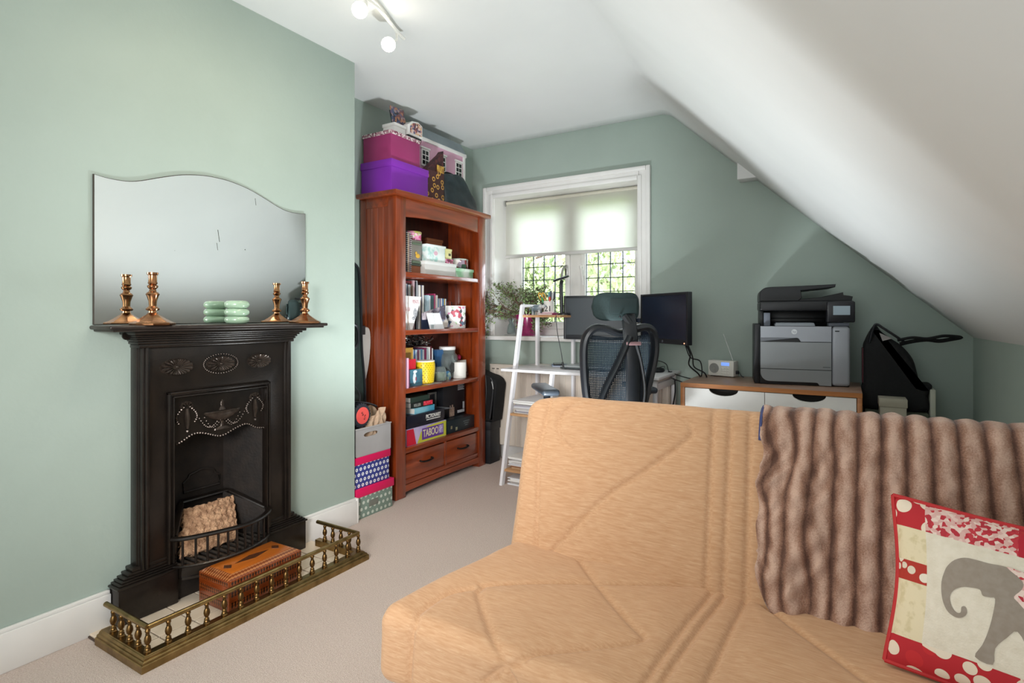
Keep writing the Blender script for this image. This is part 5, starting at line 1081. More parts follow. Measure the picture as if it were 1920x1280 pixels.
b = B(O); b.lathe([(0, .0065), (.032, .0065), (.036, .02), (.03, .07), (.016, .095), (.024, .115), (.014, .135), (.018, .155), (.012, .175), (.018, .19), (.016, .19), (.009, .175), (.013, .1), (.026, .07), (.03, .02), (0, .012)], O, 24); b.o('glass', GLS, vz)
single('saucer', B((-2.29, 3.80, SZ)).lathe([(0, 0), (.05, 0), (.062, .005), (.06, .006), (.045, .003), (0, .003)], (-2.29, 3.80, SZ), 28), WHITE, 'small white round dish under the clear glass vase', 'dish')

# ============================================================ OFFICE CHAIR
ch = thing('office_chair', 'black mesh office chair with headrest pushed up to the desk', 'chair', (-1.135, 2.870, 0), R(40))
CB = M('chair_black', '14171b', .4, c2='171a1f', ns=30); CG = M('headrest_fabric', '2c3f40', .75, c2='263738', ns=140, bs=.2, bscale=400)
b = B(); lo = [(-.155, -.20, .56), (-.195, -.215, .72), (-.215, -.235, .90), (-.205, -.245, .99), (-.16, -.25, 1.035), (-.09, -.245, 1.035), (0, -.235, 1.012), (.09, -.245, 1.032), (.165, -.25, 1.04), (.205, -.245, 1.0), (.213, -.235, .90), (.175, -.215, .72), (.135, -.20, .56)]
lo = [(x*.87, y, z) for x, y, z in lo]; b.tube(smoothpts(lo, 5), .031, 10, flat=.65); b.tube(smoothpts([(-.155, -.20, .56), (0, -.185, .545), (.135, -.20, .56)], 4), .022, 8); b.o('back_frame', CB, ch)
def meshp(u, v):
    z = .57+.44*v; hw_ = .13+.052*math.sin(min(1, v*1.25)*PI/2); return (-hw_+2*hw_*u, -.205-.035*v+.035*math.sin(PI*u), z+(-.02*math.sin(PI*u) if v > .9 else 0))
MESHM, nt, bb = base('chair_mesh'); tr = nd(nt, 'ShaderNodeBsdfTransparent'); u, vv = axes(nt, 'XZ', 700); f = mth(nt, 'LESS_THAN', mth(nt, 'MULTIPLY', mth(nt, 'ADD', mth(nt, 'SINE', u), 1.0), mth(nt, 'ADD', mth(nt, 'SINE', vv), 1.0)), 1.7)
bb.inputs['Base Color'].default_value = lin('1a2b38'); bb.inputs['Roughness'].default_value = .7; mx = nd(nt, 'ShaderNodeMixShader'); nt.links.new(f, mx.inputs[0]); nt.links.new(tr.outputs[0], mx.inputs[1]); nt.links.new(bb.outputs[0], mx.inputs[2]); nt.links.new(mx.outputs[0], nt.nodes['Material Output'].inputs[0])
b = B(); b.grid(meshp, 12, 14); mo = b.o('back_mesh', MESHM, ch); mo.modifiers.new('s', 'SOLIDIFY').thickness = .002
b = B(); b.tube(smoothpts([(.03, -.30, 1.0), (-.02, -.29, .88), (-.09, -.265, .72), (-.12, -.235, .58)], 5), .044, 10, flat=.4); b.tube(smoothpts([(.05, -.30, .98), (.085, -.29, .86), (.11, -.265, .72), (.10, -.235, .58)], 5), .032, 10, flat=.45); b.o('back_brace', CB, ch)
b = B(); b.tube(smoothpts([(.035, -.245, 1.13), (.035, -.275, 1.075), (.035, -.30, .98), (.045, -.305, .80), (.05, -.27, .62), (.04, -.16, .50), (0, -.02, .46)], 5), .038, 10, flat=.5); b.o('spine', CB, ch)
b = B(); b.box(-.0, .075, -.338, -.318, .955, .972, .003); b.o('red_tag', M('tag_pinkgrey', '8f6f72', .5), ch)
def hr(u, v):
    a = 2*PI*v; k = (abs(math.cos(a))**4+abs(math.sin(a))**4)**-.25; hh = .075; tt = .022
    xx = -.14+.255*u; w_ = math.sqrt(max(0, 1-abs(2*u-1)**5)); return (xx, -.265+tt*k*math.sin(a)*w_+.055*(2*u-1)**2*1.0, 1.145+hh*k*math.cos(a)*w_*(.92+.08*abs(2*u-1)))
b = B(); b.grid(hr, 24, 24); bmesh.ops.remove_doubles(b.bm, verts=b.bm.verts, dist=1e-5); b.o('headrest', CG, ch, ang=80)
b = B(); b.box(-.07, .07, -.294, -.286, 1.11, 1.185, .004, 2); b.o('headrest_shell', M('headrest_dark', '223334', .6), ch)
b = B(); b.tube([(.01, -.275, 1.10), (.035, -.285, 1.06)], .02, 8); b.ball((-.02, -.297, 1.095), .006, 2); b.o('headrest_joint', CB, ch)
b = B()
def seatp(u, v):
    a = 2*PI*u; k = (abs(math.cos(a))**4+abs(math.sin(a))**4)**-.25; s_ = math.sin(PI*min(1, max(0, v)))**.35; return (.245*k*math.cos(a)*s_, .03+.24*k*math.sin(a)*s_, .445+.075*v)
b.grid(seatp, 36, 10, True); bmesh.ops.remove_doubles(b.bm, verts=b.bm.verts, dist=1e-4); b.o('seat', M('seat_fabric', '1a2128', .85, c2='151b21', ns=120), ch, ang=70)
for s_ in (-1, 1):
    b = B(); b.tube(smoothpts([(s_*.13, -.02, .46), (s_*.27, .03, .47), (s_*.285, .12, .52), (s_*.285, .17, .66)], 5), .022, 8, flat=.8); b.o('arm_bracket', CB, ch)
    b = B(); b.box(s_*.285-.05, s_*.285+.05, .05, .39, .658, .694, .017, 4); b.o('arm_pad', M('arm_pad_grey', '3c444d', .35, c2='353c45', ns=30), ch)
b = B(); b.box(-.12, .12, -.08, .12, .43, .462, .01); b.o('seat_mechanism', CB, ch)
b = B(); b.cyl((0, .02, .09), .025, .34, n=16); b.cyl((0, .02, .07), .035, .12, n=16); b.o('gas_lift', CB, ch)
for k in range(5):
    a = 2*PI*k/5+.3; b = B(); b.tube([(0, .02, .105), (.15*math.cos(a), .02+.15*math.sin(a), .095), (.30*math.cos(a), .02+.30*math.sin(a), .072)], [.03, .024, .018], 8, flat=.7); sp_ = b.o('base_spoke', CB, ch)
    b = B(); c_ = (.30*math.cos(a), .02+.30*math.sin(a), .03)
    b.cyl((c_[0]-.012, c_[1], .029), .028, .024, 'X', 16, bev=.004); b.cyl((c_[0], c_[1], .05), .008, .03, n=8); b.o('caster', BLACK, sp_)

# ============================================================ SIDEBOARD, RADIO, PRINTER
sb = thing('sideboard', 'low oak sideboard with white drawers and cut-out grips under the printer', 'sideboard', (-.368, 3.43, 0)); O = sb.location
x0, x1, y0, y1, zt_ = -.80, .064, 3.165, 3.68, .726
b = B(O); b.box(x0, x1, y0, y1, zt_-.024, zt_, .003); b.o('top', M('oak_top', 'a88a78', .35, c2='94705a', ns=3, st=(1.5, 18, 18)), sb)
b = B(O); b.box(x0, x1, y0-.0015, y0+.001, zt_-.0235, zt_-.0005); b.o('top_edge', OAK, sb, smooth=False)
for xx in (x0, x1-.022):
    b = B(O); b.box(xx, xx+.022, y0, y1, .10, zt_-.024, .002); b.o('side_panel', OAK, sb)
b = B(O); b.box(x0+.022, x1-.022, y0, y1, .10, .122); b.box(x0+.022, x1-.022, y1-.01, y1, .122, zt_-.024); b.box(-.379, -.357, y0+.02, y1-.01, .122, zt_-.024); b.o('carcass', OAK, sb, smooth=False)
b = B(O); b.box(x0+.024, x1-.024, y0+.03, y0+.04, .125, zt_-.028); b.o('dark_interior', M('cabinet_interior', '1a1714', .9), sb, smooth=False)
for xa, xb in ((x0+.025, -.369), (-.366, x1-.025)):
    for za, zb in ((.415, zt_-.027), (.125, .411)):
        xc = (xa+xb)/2-.0; g = [(xc-.075, zb)]+[(xc-.075*math.cos(t), zb-.034*math.sin(t)) for t in np.linspace(.25, PI-.25, 14)]+[(xc+.075, zb)]
        b = B(O); b.prism([(xa, zb)]+g+[(xb, zb), (xb, za), (xa, za)], y0+.002, y0+.018, 'Y', 0); b.o('drawer', WHITE, sb, smooth=False)
for xx in (x0+.05, x1-.07):
    for yy in (y0+.04, y1-.07):
        b = B(O); b.cyl((xx, yy, 0), .014, .10, n=12, r2=.02); b.o('leg', OAK, sb)
ra = thing('radio', 'small white digital radio with a raised aerial on the sideboard', 'radio', (-.655, 3.615, zt_+.0005), R(-17))
RW = M('radio_white', 'e9e8e0', .4, c2='e2e1d8', ns=8)
b = B(); b.box(-.082, .082, -.03, .03, .004, .098, .004); b.o('case', RW, ra)
b = B(); b.cyl((-.042, -.0312, .05), .031, .002, 'Y', 28); b.o('speaker_rim', M('radio_rim', 'b9b8b0', .4), ra)
b = B()
for k in range(6): r_ = .006+.0045*k; b.tube([(-.042+r_*math.cos(t), -.0325, .05+r_*math.sin(t)) for t in np.linspace(0, 2*PI, 21)[:-1]], .0011, 4, closed=True)
b.o('speaker_grille', M('radio_grille', '8f9190', .5), ra)['kind'] = 'stuff'
b = B(); b.box(.004, .055, -.0315, -.029, .068, .088, .001); b.o('display', M('radio_display', '6f92e0', .3, emit=1.1), ra)
for i in range(3):
    for j in range(3):
        b = B(); b.box(.004+.018*i, .018+.018*i, -.0325, -.029, .018+.015*j, .027+.015*j, .0015); b.o('button', RW, ra)
b = B(); b.tube([(.06, .012, .092), (-.005, .015, .26)], .0016, 6); b.ball((.06, .012, .094), .005, 2); b.o('aerial', STEEL, ra)
b = B(); b.tube(smoothpts([(.082, .01, .03), (.10, .0, .035), (.115, 0, .012), (.13, .005, .004)]), .003, 6); b.box(.08, .095, -.003, .018, .02, .04, .002); b.o('power_lead', BLACK, ra)
b = B()
for x in (-.06, .06): b.box(x-.01, x+.01, -.02, .02, 0, .005)
b.o('foot', BLACK, ra)
# printer, front at local y = 0, x from the left edge of the grey front
pr = thing('printer', 'grey and black office laser printer with a touch panel on the sideboard', 'printer', (-.405, 3.315, zt_+.0005), R(9.5))
G1_ = M('printer_grey', '9c9fa6', .4, c2='979aa1', ns=7); G2_ = M('printer_grey_dark', '8b8e90', .45, c2='878a8c', ns=7); PB = M('printer_black', '131417', .4)
W_, D_ = .425, .33
b = B(); b.box(-.004, W_, .012, D_, .0, .318, .006); b.box(-.032, 0, .02, D_-.03, 0, .328, .006); b.o('body', PB, pr)
def rp(x0, x1, z0, z1, r=0): return [(x0, z1), (x1, z1), (x1, z0), (x0, z0)]
b = B(); b.prism([(.0, .232), (0, .316), (.34, .316), (.34, .234), (.197, .234), (.188, .25), (.18, .254), (0, .254)], -.002, .014, 'Y', .001, 1); b.o('front_cover', G1_, pr, smooth=False)
b = B(); b.prism([(0, .086), (0, .231), (.34, .231), (.34, .086)], -.001, .014, 'Y', .001, 1); b.o('middle_door', G2_, pr, smooth=False)
tr_ = [(0, .083), (.34, .083), (.34, .003), (.285, .003), (.277, .016), (.268, .018)]+[(.045-.045*math.sin(t), .063-.045*math.cos(t)) for t in np.linspace(0, PI/2, 8)]
b = B(); b.prism(tr_, -.002, .014, 'Y', .001, 1); b.o('paper_tray', G2_, pr, smooth=False)
b = B(); b.box(.342, W_+.002, -.001, .10, .003, .317, .018, 4); b.o('side_column', G1_, pr)
b = B(); b.box(.356, .376, -.003, .0, .289, .294); b.o('usb_slot', PB, pr, smooth=False)
b = B(); b.lathe([(.007, 0), (.010, 0), (.010, .002), (.007, .002)], (.385, .0, .078), 20, 'Y', rot=(0, 0, 0)); b.o('power_button', M('button_grey', '8d9096', .4), pr)
b = B(); b.cyl((.165, -.0035, .287), .0135, .002, 'Y', 28); lg = b.o('logo_disc', M('logo_white', 'cfd2d4', .4), pr)
text('hp', .019, G1_, lg, (.165, -.0040, .2875), (R(90), 0, 0), ext=.0003)
b = B(); b.box(.30, .335, -.0018, -.0008, .099, .103); b.o('model_print', M('faint_print', '55585c', .5), pr, smooth=False)
b = B(); b.box(.07, .27, .02, .20, .316, .336, .006, taper=(.93, .9)); b.o('output_ramp', M('ramp_grey', '9aa0a8', .4), pr)
b = B(); b.box(.018, .05, .03, .10, .316, .39, .004); b.box(.33, .425, .02, .08, .316, .336, .004); b.o('pillar', M('pillar_grey', '6f7480', .45), pr)
b = B(); b.box(-.0, .43, .20, D_, .316, .41, .01); b.box(.055, .33, .17, .21, .335, .36, .004); b.box(.0, .018, .05, .2, .316, .40, .003); b.o('rear_housing', PB, pr)
b = B(); b.box(-.004, .445, .0, D_, .40, .452, .010, 3); b.o('scanner_bed', PB, pr)
b = B(); b.box(.318, .447, -.012, .03, .338, .448, .008, 3); cp = b.o('control_panel', M('panel_black', '16161c', .3), pr)
b = B(); b.box(.346, .423, -.0135, -.011, .377, .424); b.o('touch_screen', M('touch_screen', '8c9ba5', .25, c2='96a5ae', ns=5), cp, smooth=False)
ad = sm2([(-.004, .452), (-.004, .49), (.004, .512), (.025, .527), (.06, .531)], 4)+[(.20, .534), (.365, .540), (.362, .524), (.20, .508), (.205, .47), (.19, .455), (.19, .452)]
b = B(); b.prism(ad, .03, D_-.02, 'Y', .003, 1); b.o('document_feeder', PB, pr, smooth=False)
b = B(); b.prism([(.19, .452), (.19, .462), (.30, .472), (.40, .497), (.402, .482), (.43, .478), (.445, .474), (.44, .452)], .04, D_-.03, 'Y', .002, 1); b.o('feed_tray', PB, pr, smooth=False)

# ============================================================ CORNER BY THE RIGHT WALL
sbx = thing('storage_box', 'dark olive storage box on the floor in the corner under the black backpack', 'box', (.22, 3.55, 0)); O = sbx.location
b = B(O); b.box(.085, .34, 3.40, 3.68, 0, .60, .005); b.o('body', M('olive_box', '3a4034', .7, c2='343a2f', ns=8), sbx)
b = B(O); b.box(.080, .345, 3.395, 3.685, .56, .615, .004); b.o('lid', M('olive_lid', '4a5040', .7), sbx)
bp_ = thing('backpack', 'black backpack slumped in the corner right of the printer', 'backpack', (.21, 3.52, .6155)); O = bp_.location
o2 = sm2([(.075, .62), (.07, .74), (.072, .92), (.085, .975), (.105, 1.02), (.128, 1.052), (.15, 1.02), (.19, .985), (.24, .945), (.285, .88), (.305, .80), (.315, .76), (.362, .755), (.355, .72), (.345, .70), (.335, .62)], 4, True)
b = B(O); b.prism(o2, 3.425, 3.60, 'Y', .03, 4); b.o('body', BLACKF, bp_, ang=60)
b = B(O); b.tube(smoothpts([(.10, 3.43, .96), (.115, 3.415, 1.03), (.13, 3.415, 1.055), (.16, 3.415, 1.035), (.20, 3.42, 1.005), (.245, 3.43, .97)]), .013, 8, flat=.5); b.o('top_handle', BLACK, bp_)
b = B(O); b.prism([(.142, 1.012), (.197, .984), (.156, .970)], 3.420, 3.426, 'Y'); b.o('pale_lining', M('lining_grey', '8d8886', .7), bp_, smooth=False)
b = B(O); b.tube(smoothpts([(.22, 3.43, .975), (.28, 3.42, .99), (.34, 3.42, .986), (.40, 3.42, 1.0), (.44, 3.43, 1.0), (.472, 3.44, .995), (.44, 3.45, .985), (.39, 3.44, .975), (.34, 3.44, .98), (.28, 3.44, .97), (.23, 3.44, .955)]), .012, 8, flat=.6); b.o('shoulder_strap', BLACKF, bp_)
b = B(O); b.box(.068, .074, 3.44, 3.55, .75, .93, .002); b.o('red_side_trim', M('dark_red_trim', '4a1622', .7), bp_)
bx2 = thing('file_box', 'pale grey lidded file box standing in front of the black backpack', 'box', (.192, 3.33, 0)); O = bx2.location
b = B(O); b.box(.138, .246, 3.27, 3.385, 0, .672, .003); b.o('body', M('pale_box_card', 'a9a493', .6, c2='a09b8a', ns=8), bx2)
b = B(O); b.box(.134, .250, 3.266, 3.389, .655, .695, .003); b.o('lid', M('pale_box_card', ''), bx2)
single('pale_board', B((.363, 3.5, 0)).box(.352, .375, 3.42, 3.62, 0, .735, .004), M('pale_board', 'b4b7a8', .6, c2='a9ac9d', ns=6), 'pale narrow board standing right of the backpack in the corner', 'board')
# ============================================================ SOFA BED
from mathutils import noise as mn
sf = thing('sofa', 'tan quilted sofa bed with a stitched seat and backrest', 'sofa', (-.2, 1.3, 0)); O = sf.location
TAN, nt, bb = base('tan_slub_cloth')
co = coords(nt, (16, 150, 150)); f1 = noise(nt, co, 1.6, 3); co2 = coords(nt, (30, 420, 420)); f2 = noise(nt, co2, 1.0, 2)
c1 = ramp(nt, f1, [(.25, lin('b98c66')), (.75, lin('cda582'))]); nt.links.new(mixc(nt, mth(nt, 'MULTIPLY', mth(nt, 'GREATER_THAN', f2, .66), .3), c1, lin('dcbf9c')), bb.inputs['Base Color'])
bb.inputs['Roughness'].default_value = .8; bb.inputs['Sheen Weight'].default_value = .15; bb.inputs['Specular IOR Level'].default_value = .25
bump(nt, bb, f2, .25, .002)
def rbox(x0, x1, y0, y1, z0, z1, r, step):
    """fine grid over a box with rounded edges: positions and outward normals as arrays, faces"""
    bm = bmesh.new(); L = (x1-x0, y1-y0, z1-z0); o = (x0, y0, z0)
    for ax in range(3):
        a, c = [i for i in range(3) if i != ax]
        na, nc = [max(2, int(round(L[i]/step))) for i in (a, c)]
        for side in (0, 1):
            g = [[None]*(nc+1) for _ in range(na+1)]
            for i in range(na+1):
                for j in range(nc+1):
                    p = [0, 0, 0]; p[ax] = o[ax]+side*L[ax]; p[a] = o[a]+L[a]*i/na; p[c] = o[c]+L[c]*j/nc; g[i][j] = bm.verts.new(p)
            for i in range(na):
                for j in range(nc): bm.faces.new((g[i][j], g[i+1][j], g[i+1][j+1], g[i][j+1]))
    bmesh.ops.remove_doubles(bm, verts=bm.verts, dist=1e-5); bmesh.ops.recalc_face_normals(bm, faces=bm.faces)
    P = np.array([v.co[:] for v in bm.verts]); lo = np.array(o)+r; hi = np.array((x1, y1, z1))-r
    Q = np.clip(P, lo, hi); D = P-Q; N = D/np.maximum(np.linalg.norm(D, axis=1, keepdims=True), 1e-9)
    return bm, Q+N*r, N
def dseg(px, py, lines):
    d = np.full(px.shape, 9.0)
    for ln in lines:
        for (ax, ay), (cx, cy) in zip(ln, ln[1:]):
            vx, vy = cx-ax, cy-ay; l2 = vx*vx+vy*vy+1e-12; t = np.clip(((px-ax)*vx+(py-ay)*vy)/l2, 0, 1)
            d = np.minimum(d, np.hypot(px-ax-t*vx, py-ay-t*vy))
    return d
def quilt(d, deep, puff, w0=.007, w1=.05): return -deep*np.exp(-(d/w0)**2)+puff*(1-np.exp(-(d/w1)**2))
def unfold(p):   # points seen on the front face continue the seat surface round its edge
    x, y = p
    if y >= .955: return p
    k = .95/y; return (x*k, .95-(.42-(1.1-.68*k)))
seat_lines = [[(-.695, .786), (-.781, .887), (-.834, .958), (-.848, 1.007), (-.849, 1.081), (-.82, 1.13)], [(-.798, 1.125), (-.694, 1.031), (-.573, .923), (-.53, .886)],
    [(-.798, 1.125), (-.802, 1.15), (-.789, 1.172), (-.585, 1.308), (-.354, 1.447)], [(-.807, 1.469), (-.745, 1.468), (-.585, 1.323), (-.455, 1.208), (-.379, 1.148)],
    [(-.379, 1.148), (-.374, 1.132), (-.4, 1.102), (-.476, 1.042), (-.521, 1.007), (-.547, .977), (-.567, .922), (-.577, .857)],
    [(-.302, 1.45), (-.323, 1.01), (-.33, .85)], [(-.268, 1.45), (-.29, 1.11), (-.30, .85)], [(-.218, 1.45), (-.224, 1.069), (-.23, .85)],
    [(-.19, 1.45), (.1, 1.15), (.35, .95)], [(.5, 1.45), (.25, 1.2), (-.1, .95)]]
seat_lines = [[unfold(p) for p in (sm2(l, 5) if len(l) > 2 else l)] for l in seat_lines]
bm, P, N = rbox(-.94, .535, .95, 1.52, .25, .42, .036, .0042)
ye = P[:, 1]-np.where(P[:, 1] < 1.2, np.clip(.42-P[:, 2], 0, 1), 0)
d = dseg(P[:, 0], ye, seat_lines); up = np.clip(np.maximum(N[:, 2], -N[:, 1]), 0, 1)
h_ = quilt(d, .008, .006, .008)*up
h_ += np.array([mn.noise(Vector((p[0]*7, p[1]*7, p[2]*7)))*.005 for p in P])
P = P+N*h_[:, None]
P[:, 2] += .008*np.sin(np.clip((P[:, 1]-.95)/.5, 0, 1)*PI)*up
P[:, 0] += .078*np.clip((P[:, 1]-.95)/.5, 0, 1.05)*np.clip((-P[:, 0]-.1)/.8, 0, 1)
for v, p in zip(bm.verts, P): v.co = Vector(p)-O
b = B(); b.bm.free(); b.bm = bm; b.o('seat_cushion', TAN, sf, ang=80)
# backrest in its own frame: x, s up the slope, w out of the slope
BD = Vector((0, .17, .42)).normalized(); BN = Vector((0, -.42, .17)).normalized(); BP = Vector((0, 1.43, .42))
back_lines = [[(-.789, .47), (-.791, .433), (-.804, .329), (-.806, .258), (-.79, .1), (-.779, .0)], [(-.729, .0), (-.596, .163), (-.458, .284), (-.372, .368), (-.368, .397), (-.389, .42), (-.457, .454)],
    [(-.625, .454), (-.697, .434), (-.733, .416), (-.756, .37), (-.739, .322), (-.705, .298)], [(-.315, .46), (-.301, 0)], [(-.222, .46), (-.208, 0)], [(-.27, .46), (-.26, 0)],
    [(.0, 0), (.2, .25), (.4, .46)]]
back_lines = [sm2(l, 5) if len(l) > 2 else l for l in back_lines]
bm, P, N = rbox(-.875, .535, -.07, .468, -.135, 0, .042, .0042)
d = dseg(P[:, 0], P[:, 1], back_lines); up = np.clip(N[:, 2], 0, 1)
h_ = quilt(d, .006, .004, .0075)*up+np.array([mn.noise(Vector((p[0]*6, p[1]*6, 3+p[2]*6)))*.004 for p in P])
P = P+N*h_[:, None]
t_ = np.clip(P[:, 1]/.44, 0, 1); lf_ = np.clip((-P[:, 0]-.3)/.57, 0, 1)
P[:, 0] -= .028*t_*lf_; P[:, 1] -= .030*np.clip((-P[:, 0]-.72)/.18, 0, 1)**2*t_
for v, p in zip(bm.verts, P): v.co = BP+Vector((p[0], 0, 0))+BD*p[1]+BN*p[2]-O
b = B(); b.bm.free(); b.bm = bm; b.o('back_cushion', TAN, sf, ang=80)
FRM = M('sofa_base_dark', '3a2f28', .7, c2='2e2520', ns=20)
b = B(O); b.box(-.87, .52, .985, 1.66, .10, .245, .01); b.o('base_frame', FRM, sf)
for x in (-.84, .46):
    for y in (1.01, 1.60):
        b = B(O); b.box(x, x+.05, y, y+.05, 0, .11, .004); b.o('leg', FRM, sf)
b = B(O); b.box(-.80, .48, 1.60, 1.64, .24, .62, .01, rot=(R(-8), 0, 0)); b.o('back_frame', FRM, sf)

# ============================================================ FUR THROW
path = [(-.018, .016), (.05, .014), (.2, .013), (.36, .013), (.43, .011), (.462, -.004), (.484, -.04), (.486, -.08), (.468, -.125), (.42, -.152), (.30, -.156), (.12, -.156)]
sp_ = sm2(path, 8); cum = [0]
for a, c in zip(sp_, sp_[1:]): cum.append(cum[-1]+math.hypot(a[0]-c[0], a[1]-c[1]))
TL_ = cum[-1]
def onpath(t):
    t = max(0, min(TL_-1e-6, t)); i = 0
    i = int(np.searchsorted(cum, t, 'right'))-1; i = min(i, len(sp_)-2); k = (t-cum[i])/(cum[i+1]-cum[i]); a, c = sp_[i], sp_[i+1]
    tx, ty = (c[0]-a[0]), (c[1]-a[1]); l = math.hypot(tx, ty); return (a[0]+tx*k, a[1]+ty*k), (-ty/l, tx/l)
NU, NV = 260, 120; per = .0475
th = thing('throw', 'brown striped faux fur throw draped over the right of the sofa back', 'throw', (.17, 1.6, .85)); TO = th.location
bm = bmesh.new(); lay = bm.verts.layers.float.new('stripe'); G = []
for i in range(NU+1):
    u = i/NU; row = []
    for j in range(NV+1):
        t = TL_*j/NV; front = max(0, 1-t/.44)           # 1 at the bottom front, 0 at the top edge
        x = -.190+.70*u
        left = max(0, 1-u/.34)
        ph_ = 2*PI*(x+.012*front*math.sin(6*u))/per
        wv = mn.noise(Vector((x*16, t*9, 1.3)))*left; wv2 = mn.noise(Vector((x*34-t*26, t*10, 5.1)))*left
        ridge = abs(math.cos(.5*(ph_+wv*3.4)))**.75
        amp = .0075*(1-.35*left)*(.55 if t > .55 else 1)
        h_ = amp*ridge**.8+max(0, front)**.5*(.034*wv+.024*wv2)+.004*mn.noise(Vector((x*40, t*40, 9)))
        # ragged lower and left edges
        t2 = t
        if j < 30:
            edge = .075*max(0, 1-u/.09)**2-.012*math.sin(min(1, u*3)*PI)*(u < .34)+.006*mn.noise(Vector((x*22, 0, 4)))
            t2 = t+edge*(1-j/30.)
        x2 = x+(.012*mn.noise(Vector((t*12, 7.7, 0)))+.018*math.sin(min(t, .45)/.45*PI)*0-.0)*left**2
        (s, w_), n = onpath(t2)
        s += n[0]*max(-.004, h_); w_ += n[1]*max(-.004, h_)
        # the fur curls onto the seat at its lower edge
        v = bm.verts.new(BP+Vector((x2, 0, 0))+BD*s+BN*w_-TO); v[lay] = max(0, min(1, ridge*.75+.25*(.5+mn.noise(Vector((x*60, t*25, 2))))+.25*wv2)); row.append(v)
    G.append(row)
for i in range(NU):
    for j in range(NV): bm.faces.new((G[i][j], G[i+1][j], G[i+1][j+1], G[i][j+1]))
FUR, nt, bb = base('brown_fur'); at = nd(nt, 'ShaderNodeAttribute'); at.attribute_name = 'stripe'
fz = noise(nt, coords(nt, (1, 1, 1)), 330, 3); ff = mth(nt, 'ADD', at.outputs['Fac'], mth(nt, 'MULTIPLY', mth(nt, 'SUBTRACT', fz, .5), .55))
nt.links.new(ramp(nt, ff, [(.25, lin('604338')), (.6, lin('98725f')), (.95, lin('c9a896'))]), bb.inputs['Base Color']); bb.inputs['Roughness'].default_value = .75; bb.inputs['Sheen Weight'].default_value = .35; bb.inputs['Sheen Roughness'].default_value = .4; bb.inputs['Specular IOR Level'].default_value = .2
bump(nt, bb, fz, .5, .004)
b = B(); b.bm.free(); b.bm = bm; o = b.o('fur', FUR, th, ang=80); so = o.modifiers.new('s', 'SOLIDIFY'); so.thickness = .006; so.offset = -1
b = B(TO); b.tube([BP+Vector((-.192, 0, 0))+BD*s+BN*w_ for s, w_ in [onpath(t)[0] for t in np.linspace(.40, .62, 12)]], .0045, 6); b.o('blue_hem', M('navy_hem', '3a4270', .7), th)

# ============================================================ CUSHION
cu = thing('cushion', 'red patchwork cushion with a grey elephant leaning on the throw', 'cushion', (.26, 1.30, .435)); CO = cu.location
BL = Vector((.062, 1.285, .440)); UU = Vector((.955, -.255, -.035))*.40; VV = Vector((.020, .112, .288)); NN = UU.cross(VV).normalized()
def pil(u, v, off=0, side=1):
    s_ = (max(0, math.sin(PI*u))*max(0, math.sin(PI*v)))**.45
    uu = u+.075*(.5-u)*2*.5*math.sin(PI*v)**1.2; vv = v+.05*(.5-v)*math.sin(PI*u)**1.2
    wr = .003*math.sin(9*v+5*u)*math.sin(PI*u)
    return BL+UU*uu+VV*vv+NN*(side*(.052*s_+wr*s_)+off*side)-CO
def patch(name, u0, u1, v0, v1, mat, nu=None, nv=None, parent=None, off=0):
    b = B(); nu = nu or max(3, int((u1-u0)*36)); nv = nv or max(3, int((v1-v0)*36))
    b.grid(lambda a, c: pil(u0+(u1-u0)*a, v0+(v1-v0)*c, off), nu, nv); return b.o(name, mat, parent or cu, ang=80)
b = B(); b.grid(lambda a, c: pil(1-a, c, 0, -1), 24, 24); b.o('back_cover', M('cushion_red', 'b01c2a', .75), cu, ang=80)
LIN_ = M('cushion_linen', 'e6dccb', .85, c2='ddd2bf', ns=60, bs=.15, bscale=300); CRMP = M('cream_script_cloth', 'e2d3b2', .85, c2='d3c39c', ns=60, lo=.52, hi=.64)
RFL = blotch('red_flower_cloth', ['e9dcc8', 'b8202a', 'ead9c4', 'c4262c', 'e6d4c0'], 34, .8, edge=('b8202a', .48)); PFL = blotch('pink_leaf_cloth', ['d9a9a2', 'c23540', 'e6c6bc', 'b52a38', 'dcb0a8', 'ead2c6'], 150, .8); CRS = M('crimson_cloth', 'b51a30', .8, c2='c4502c', ns=22, lo=.55, hi=.7)
HEX = blotch('red_hexagon_cloth', ['e6d8c6', 'e9dccb', 'dfd0bc'], 48, .8, edge=('b03024', .42))
patch('corner_patch', 0, .14, .82, 1, RFL); patch('top_patch', .14, .49, .82, 1, PFL); patch('top_patch', .49, 1, .82, 1, CRS)
patch('side_patch', 0, .14, .62, .82, CRMP); patch('side_patch', 0, .14, .50, .62, HEX); patch('side_patch', 0, .14, .17, .50, CRMP)
patch('bottom_patch', 0, .5, 0, .17, RFL); patch('bottom_patch', .5, 1, 0, .17, PFL); patch('centre_panel', .14, 1, .17, .82, LIN_)
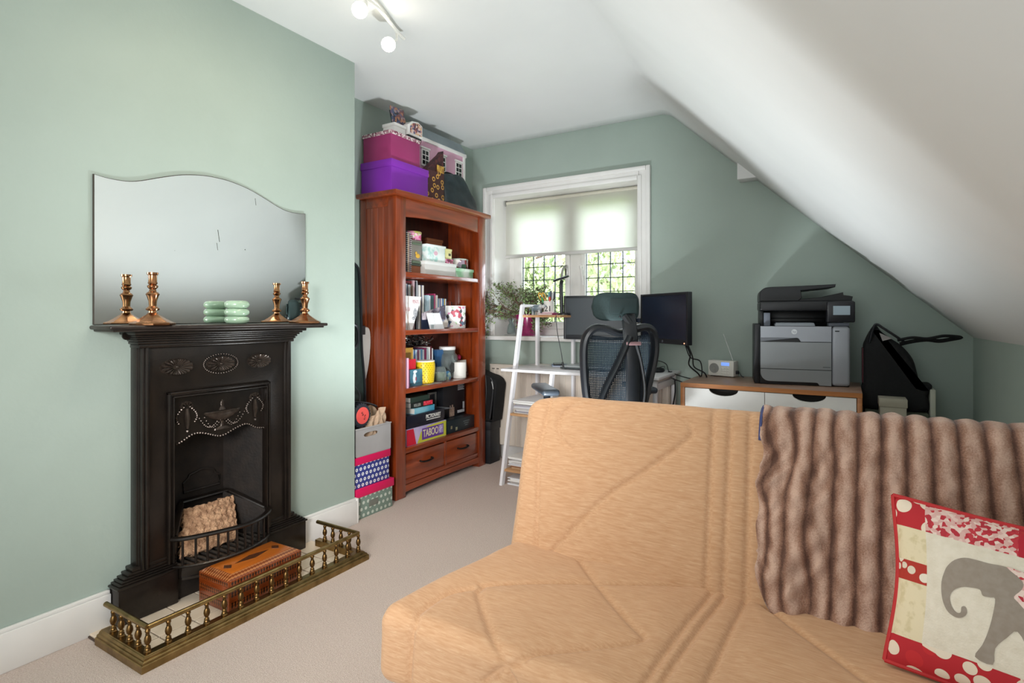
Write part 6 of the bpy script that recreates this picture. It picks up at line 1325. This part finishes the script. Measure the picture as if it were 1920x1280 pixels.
b = B(); eg = [pil(t, 0) for t in np.linspace(0, 1, 16)]+[pil(1, t) for t in np.linspace(0, 1, 16)]+[pil(1-t, 1) for t in np.linspace(0, 1, 16)]+[pil(0, 1-t) for t in np.linspace(0, 1, 16)]
b.tube(eg, .0042, 6, closed=True); b.o('piping', M('red_piping', 'c0272a', .7), cu)
def uvp(x, y):
    yt_ = 100+.167*(x-105); yb_ = 1085+.26*(x-80); return ((x-115)/1500, (yb_-y)/(yb_-yt_))
def applique(name, pts, mat, off):
    t = bmesh.new(); uv = [uvp(*p) for p in pts]; vs = [t.verts.new((a, c, 0)) for a, c in uv]; t.faces.new(vs)
    bmesh.ops.triangulate(t, faces=t.faces)
    for k in range(1, 34):
        for ax in (0, 1):
            nrm = (1, 0, 0) if ax == 0 else (0, 1, 0); c_ = (k/34, 0, 0) if ax == 0 else (0, k/34, 0)
            bmesh.ops.bisect_plane(t, geom=list(t.verts)+list(t.edges)+list(t.faces), plane_co=c_, plane_no=nrm)
    for v in t.verts: v.co = pil(min(.995, v.co.x), v.co.y, off)
    b = B(); b.bm.free(); b.bm = t; bmesh.ops.recalc_face_normals(t, faces=t.faces); return b.o(name, mat, cu, ang=80)
ele = sm2([(455, 515), (500, 475), (560, 456), (625, 462), (700, 476), (770, 482), (850, 500), (943, 530), (1050, 560), (1120, 620), (1160, 720), (1165, 850), (1150, 990), (1160, 1150), (1160, 1250), (1060, 1235), (1070, 1120), (1040, 1000), (1000, 1010), (985, 1120), (1000, 1190), (905, 1165), (912, 1080), (900, 960), (845, 850), (790, 890), (728, 960), (718, 1052), (625, 1020), (660, 950), (690, 870), (715, 770), (728, 680), (700, 674), (660, 668), (645, 635), (600, 628), (540, 630), (490, 655), (470, 695), (482, 745), (510, 778), (535, 778), (540, 745), (562, 742), (572, 775), (550, 803), (510, 808), (462, 780), (432, 730), (418, 670), (418, 610), (432, 560)], 3, True)
applique('elephant_print', ele, M('elephant_grey', '9b8f83', .85, c2='938679', ns=90), .0009)
sad = sm2([(790, 486), (870, 506), (943, 530), (1040, 570), (1080, 700), (1050, 830), (950, 790), (890, 730), (850, 685), (828, 655), (868, 610), (872, 560)], 3, True)
applique('saddle_print', sad, PFL, .0015)
